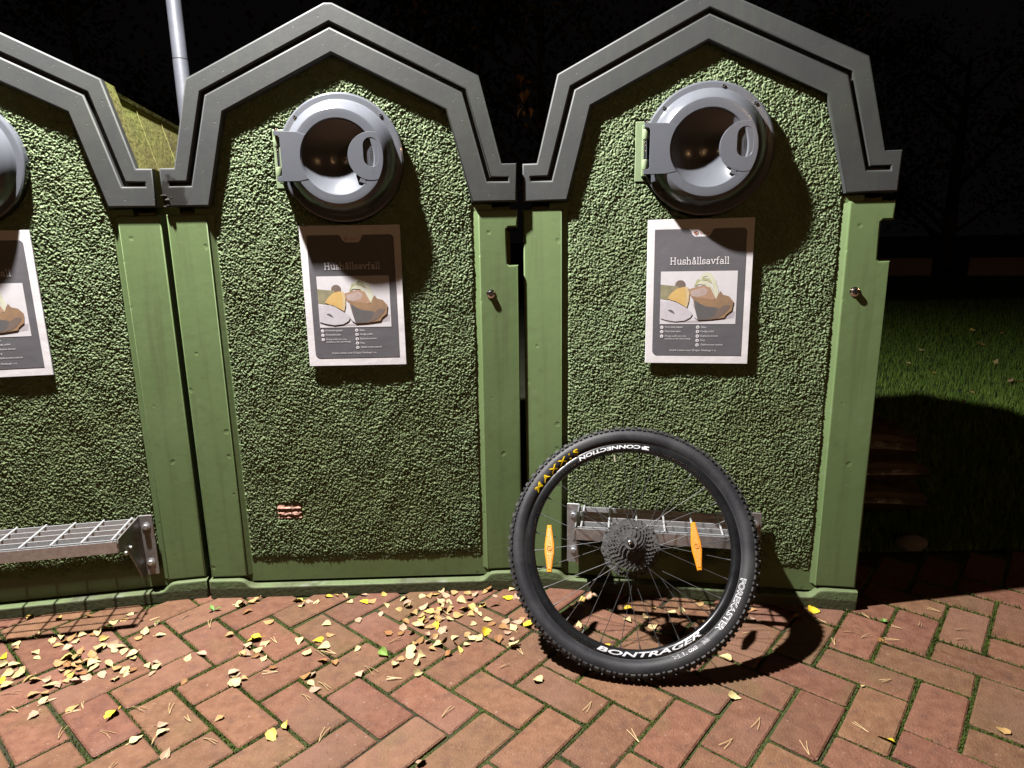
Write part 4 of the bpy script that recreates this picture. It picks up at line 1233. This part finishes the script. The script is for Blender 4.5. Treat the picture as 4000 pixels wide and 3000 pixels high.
# dry pine needles in pairs
V = []
NEED = [(-1.45, 1.62), (-1.28, 1.60), (-1.05, 1.56), (-0.93, 1.53), (-0.86, 1.50), (-1.35, 1.55), (-1.12, 1.98), (-1.2, 2.0), (-1.0, 1.93), (-1.08, 1.47), (-.92, 1.42), (-.8, 1.44), (-.98, 1.33), (-.75, 1.84), (-.62, 1.80), (-.55, 1.78),
        (-.45, 1.72), (-.40, 1.83), (-.70, 1.70), (-.60, 1.60), (-.33, 1.66), (-.05, 1.70), (0.02, 1.76), (.14, 1.86), (.09, 1.80), (.55, 1.80), (.62, 1.92), (.75, 1.86), (1.0, 1.9), (1.08, 1.88), (1.15, 1.92), (1.22, 1.86), (1.3, 1.9), (1.35, 1.8), (1.1, 1.97), (1.05, 1.62),
        (.88, 1.42), (.7, 1.35), (-.2, 1.5), (-.1, 1.32), (-.5, 1.42), (-.68, 1.3), (.3, 1.4), (.2, 1.55), (-.3, 1.3), (1.4, 1.95), (1.27, 1.75), (1.38, 1.85), (.97, 1.78), (1.18, 1.8)]
for (x, y) in NEED + [(rnd.uniform(-1.2, 1.3), rnd.uniform(1.2, 2.0)) for _ in range(10)]:
    a0 = rnd.uniform(0, 6.28); L_ = rnd.uniform(0.03, 0.055)
    for d in (-rnd.uniform(.06, .2), rnd.uniform(.06, .2)):
        a1 = a0 + d; dx, dy = math.cos(a1), math.sin(a1); w = 0.0008
        m1 = (x + dx * L_ * .5 - dy * .002, y + dy * L_ * .5 + dx * .002, 0.004); e1 = (x + dx * L_, y + dy * L_, rnd.uniform(.001, .004))
        for p, q in (((x, y, .002), m1), (m1, e1)):
            V.append([(p[0] - dy * w, p[1] + dx * w, p[2]), (p[0] + dy * w, p[1] - dx * w, p[2] + .0006), (q[0] + dy * w, q[1] - dx * w, q[2] + .0006), (q[0] - dy * w, q[1] + dx * w, q[2])])
o = quads_object('pine_needles', np.array(V), 'needle')
tag(o, 'thin dry pine needles strewn over the pavers', 'needles')

# small weeds in the joints
for (x, y, nl, sz, lab) in ((-1.035, 2.035, 3, .034, 'small green weed with long leaves at the foot between left and middle bin'), (-1.19, 1.965, 4, .014, 'tiny green weed among leaves below the left step'),
                            (0.215, 2.035, 6, .020, 'green weed sprouting in the leaf drift behind the wheel'), (1.185, 1.90, 6, .017, 'green clover weed on the pavers right of the bins')):
    w_ = empty('weed', Matrix.Translation((x, y, -0.004)))
    tag(w_, lab, 'weed')
    for k in range(nl):
        a = 2 * PI * k / nl + rnd.uniform(-.4, .4); el = rnd.uniform(.35, .9); b = MB(); VV = []
        for i in range(6):
            t = i / 5; hw = .30 * math.sin(PI * min(.97, t ** .8 + .04)); d = t * sz; h = d * math.sin(el) * (1.25 - .5 * t) + .004
            for s in (-1, 0, 1): VV.append((d * math.cos(a) * math.cos(el) - s * hw * sz * math.sin(a) * .6, d * math.sin(a) * math.cos(el) + s * hw * sz * math.cos(a) * .6, h + abs(s) * hw * sz * .2))
        b.add(VV, [(i * 3 + j, i * 3 + j + 1, (i + 1) * 3 + j + 1, (i + 1) * 3 + j) for i in range(5) for j in range(2)])
        put('leaf', b.mesh('leaf', 'weed', angle=80), w_)

# ---------------------------------------------------------------- behind the bins
# lamp pole
pl = empty('lamp_pole', Matrix.Translation((-1.600, 3.5, -0.02)))
tag(pl, 'light grey metal lamp pole rising behind the left and middle bins', 'pole')
b = MB(); b.tube([(0, 0, 0), (0, 0, 2.13)], 0.0355, 24); put('lower_tube', b.mesh('lower_tube', 'pole'), pl)
b = MB(); b.tube([(0, 0, 2.135), (0, 0, 6.0)], [0.0345, 0.0300], 24); put('upper_tube', b.mesh('upper_tube', 'pole'), pl)
b = MB(); b.tube([(0, 0, 2.126), (0, 0, 2.139)], 0.0335, 24); put('joint', b.mesh('joint', 'black_hole'), pl)

# sacks stacked beside the right bin


def sack(seed, cx, cy, cz, L_, W_, H_, rz, label):
    r = random.Random(seed); b = MB(); nu, nv = 40, 26
    ph = [r.uniform(0, 6.28) for _ in range(12)]
    V = []
    for side in (1, -1):
        for j in range(nv + 1):
            for i in range(nu + 1):
                u, v = 2 * i / nu - 1, 2 * j / nv - 1
                e = max(0, 1 - abs(u) ** 3.2) * max(0, 1 - abs(v) ** 3.0)
                h = H_ / 2 * (e ** .45)
                wr = 0.006 * math.sin(9 * u + 3 * v + ph[0]) + .005 * math.sin(17 * v + 4 * u + ph[1]) + .004 * math.sin(23 * u - 11 * v + ph[2])
                k = 1 + .03 * math.sin(3 * v + ph[3])
                V.append((u * L_ / 2 * k, v * W_ / 2, side * (h + wr * e ** .3) + (.010 * math.sin(5 * v + ph[4]) * abs(u) ** 4)))
    F = []; m_ = (nu + 1) * (nv + 1)
    for s in (0, 1):
        for j in range(nv):
            for i in range(nu):
                q = (j * (nu + 1) + i, j * (nu + 1) + i + 1, (j + 1) * (nu + 1) + i + 1, (j + 1) * (nu + 1) + i)
                F.append(tuple(k + s * m_ for k in (q if s == 0 else q[::-1])))
    b.add(V, F)
    T = Matrix.Translation((cx, cy, cz)) @ Matrix.Rotation(rz, 4, 'Z')
    e_ = empty('soil_sack', T); tag(e_, label, 'sack', 'plastic sacks stacked beside the right bin')
    put('bag', b.mesh('bag', 'sack', angle=80), e_)
    # printed band low on the long side
    b = MB(); VV = []
    for i in range(31):
        u = -0.93 + 1.86 * i / 30
        for v in (-0.90, -0.975):
            e = max(0, 1 - abs(u) ** 3.2) * max(0, 1 - abs(v) ** 3.0)
            VV.append((u * L_ / 2, v * W_ / 2 - .004, H_ / 2 * e ** .45 + .008 + .002 * math.sin(14 * u + ph[5])))
    b.add(VV, [(2 * i, 2 * i + 1, 2 * i + 3, 2 * i + 2) for i in range(30)])
    put('printed_band', b.mesh('printed_band', 'sack_band'), e_)


sack(1, 1.545, 2.93, 0.060, 0.62, 0.42, 0.15, -0.10, 'dark plastic sack at the bottom of the stack beside the right bin')
sack(2, 1.560, 2.95, 0.180, 0.60, 0.40, 0.15, -0.04, 'dark plastic sack in the middle of the stack beside the right bin')
sack(3, 1.500, 2.94, 0.310, 0.58, 0.40, 0.19, -0.16, 'bulging dark plastic sack on top of the stack beside the right bin')
b = MB(); b.lathe([(0.0001, .035), (.03, .030), (.05, .018), (.055, .0), (.045, -.02)], 16, 'z', T=Matrix.Diagonal((1.2, .8, 1, 1)))
o = put('stone', b.mesh('stone', 'rock'), None, Matrix.Translation((1.60, 2.45, 0.0))); tag(o, 'rounded grey stone in the shadow before the sacks', 'stone')

# lawn grass
n = 90000
yy = 2.42 + 9.5 * npr.random(n) ** 1.35; xx = yy * npr.uniform(0.30, 0.95, n) + npr.normal(0, .1, n)
ok = ~((xx < 1.35) & (yy < 3.3)); xx = xx[ok]; yy = yy[ok]; n = len(xx)
a = npr.uniform(0, 6.283, n); h = npr.uniform(.018, .055, n) * (1 + .05 * yy); w = npr.uniform(.0016, .0032, n) * (1 + .12 * yy); ln = npr.uniform(0, .03, n)
ca, sa = np.cos(a), np.sin(a)
V = np.zeros((n, 3, 3)); z0 = -.024
V[:, 0] = np.stack([xx - ca * w, yy - sa * w, np.full(n, z0)], 1); V[:, 1] = np.stack([xx + ca * w, yy + sa * w, np.full(n, z0)], 1)
V[:, 2] = np.stack([xx - sa * ln, yy + ca * ln, z0 + h], 1)
o = quads_object('grass', V, 'grass'); tag(o, 'short green lawn grass right of the bins, fading into the dark', 'grass')

# far low walls


def low_wall(x0, y0, x1, y1, label):
    d = Vector((x1 - x0, y1 - y0)); ang = math.atan2(d.y, d.x); L_ = d.length
    b = MB(); b.slab([[(0, 0), (L_, 0), (L_, .52), (0, .52)]], -.15, .15, bevel=.02, segs=1)
    o = put('low_wall', b.mesh('low_wall', 'concrete'), None, Matrix.Translation((x0, y0, -.03)) @ Matrix.Rotation(ang, 4, 'Z'))
    tag(o, label, 'wall', 'low walls across the far lawn')


low_wall(8.0, 20.6, 12.25, 19.4, 'low concrete wall far behind the lawn, left of the gap')
low_wall(13.1, 19.1, 18.5, 17.5, 'low concrete wall far behind the lawn, right of the gap')


# trees in the dark


def tree(x, y, h, cr, seed, label, nleaf=5200, autumn=0.0, low=0.9, leaf=(.05, .10), trunk=.11):
    r = random.Random(seed); q = np.random.default_rng(seed)
    e_ = empty('tree', Matrix.Translation((x, y, -.03))); tag(e_, label, 'tree', 'trees in the dark behind the bins')
    b = MB(); tip = Vector((r.uniform(-.2, .2), r.uniform(-.2, .2), h * .8))
    b.tube([(0, 0, 0), (r.uniform(-.05, .05), 0, h * .3), tip * .7, tip], [trunk, trunk * .75, trunk * .5, trunk * .2], 9)
    cen = []
    for k in range(13):
        a = r.uniform(0, 6.28); z = r.uniform(low, h * .95); rad = cr * r.uniform(.35, .95) * (1 - .35 * max(0, (z - h * .6) / h))
        p = Vector((rad * math.cos(a), rad * math.sin(a), z)); s0 = Vector((0, 0, max(.4, z - rad * .7)))
        b.tube([s0, (s0 + p) / 2 + Vector((0, 0, .08)), p], [trunk * .35, trunk * .2, trunk * .06], 6)
        cen.append((p, r.uniform(.28, .62) * cr * .7))
    put('trunk', b.mesh('trunk', 'bark'), e_)
    C = np.array([c[0][:] for c in cen]); S = np.array([c[1] for c in cen])
    which = q.integers(0, len(C), nleaf); P = C[which] + q.normal(0, 1, (nleaf, 3)) * S[which][:, None] * np.array([.62, .62, .5])
    P[:, 2] = np.maximum(P[:, 2], .25)
    sz = q.uniform(*leaf, nleaf)
    u = q.normal(0, 1, (nleaf, 3)); u /= np.linalg.norm(u, axis=1)[:, None]; v = np.cross(u, q.normal(0, 1, (nleaf, 3))); v /= np.linalg.norm(v, axis=1)[:, None]
    Q = np.stack([P - u * sz[:, None] * .5, P + v * sz[:, None] * .28, P + u * sz[:, None] * .5, P - v * sz[:, None] * .28], 1)
    sel = q.random(nleaf) < autumn
    quads_object('crown', Q[~sel], 'foliage', kind=None, parent=e_)
    if sel.any(): quads_object('autumn_leaves', Q[sel], 'autumn', kind=None, parent=e_)
    return e_


tree(-9.0, 15.0, 9.0, 3.3, 1, 'dark leafy tree behind the left bin', low=1.0, autumn=.01, leaf=(.11, .20))
tree(-3.9, 17.0, 9.6, 3.5, 2, 'dark leafy tree behind the gap between left and middle bin', low=1.0, autumn=.02, leaf=(.11, .20))
tree(0.8, 15.5, 8.8, 3.2, 3, 'dark tree with a few orange leaves behind the middle and right bins', low=1.0, autumn=.04, leaf=(.11, .20))
tree(6.0, 18.0, 10.0, 3.6, 4, 'dark leafy tree behind the right bin', low=2.4, autumn=.02, leaf=(.11, .20))
tree(9.5, 24.0, 9.0, 3.4, 5, 'tall dark tree beyond the low walls, left', nleaf=4200, low=2.2, leaf=(.12, .22), trunk=.25)
tree(15.0, 23.0, 8.5, 3.2, 6, 'tall dark tree beyond the low walls, right', nleaf=4200, low=2.2, leaf=(.12, .22), trunk=.25)
# one low twig of orange leaves hanging in the gap between middle and right bin
tw = empty('hanging_twig', Matrix.Translation((0.14, 6.2, 3.05))); tag(tw, 'thin twig of orange leaves hanging between the gables of middle and right bin', 'twig')
b = MB(); b.tube([(0.25, 0.5, 0.7), (.10, .2, .25), (.01, 0, -.10), (-.02, 0, -.42), (-.01, 0, -.74)], [.010, .007, .004, .003, .002], 6); put('stem', b.mesh('stem', 'bark'), tw)
for k in range(13):
    z = -.46 - .30 * rnd.random(); me = leaf_lib['b'][k % 7]
    put('leaf', me, tw, Matrix.Translation((-.01 + rnd.gauss(0, .035), rnd.gauss(0, .05), z)) @ Matrix.Rotation(rnd.uniform(0, 6.28), 4, 'Z') @ Matrix.Rotation(rnd.uniform(.6, 1.6), 4, 'Y') @ Matrix.Scale(rnd.uniform(.07, .10), 4))
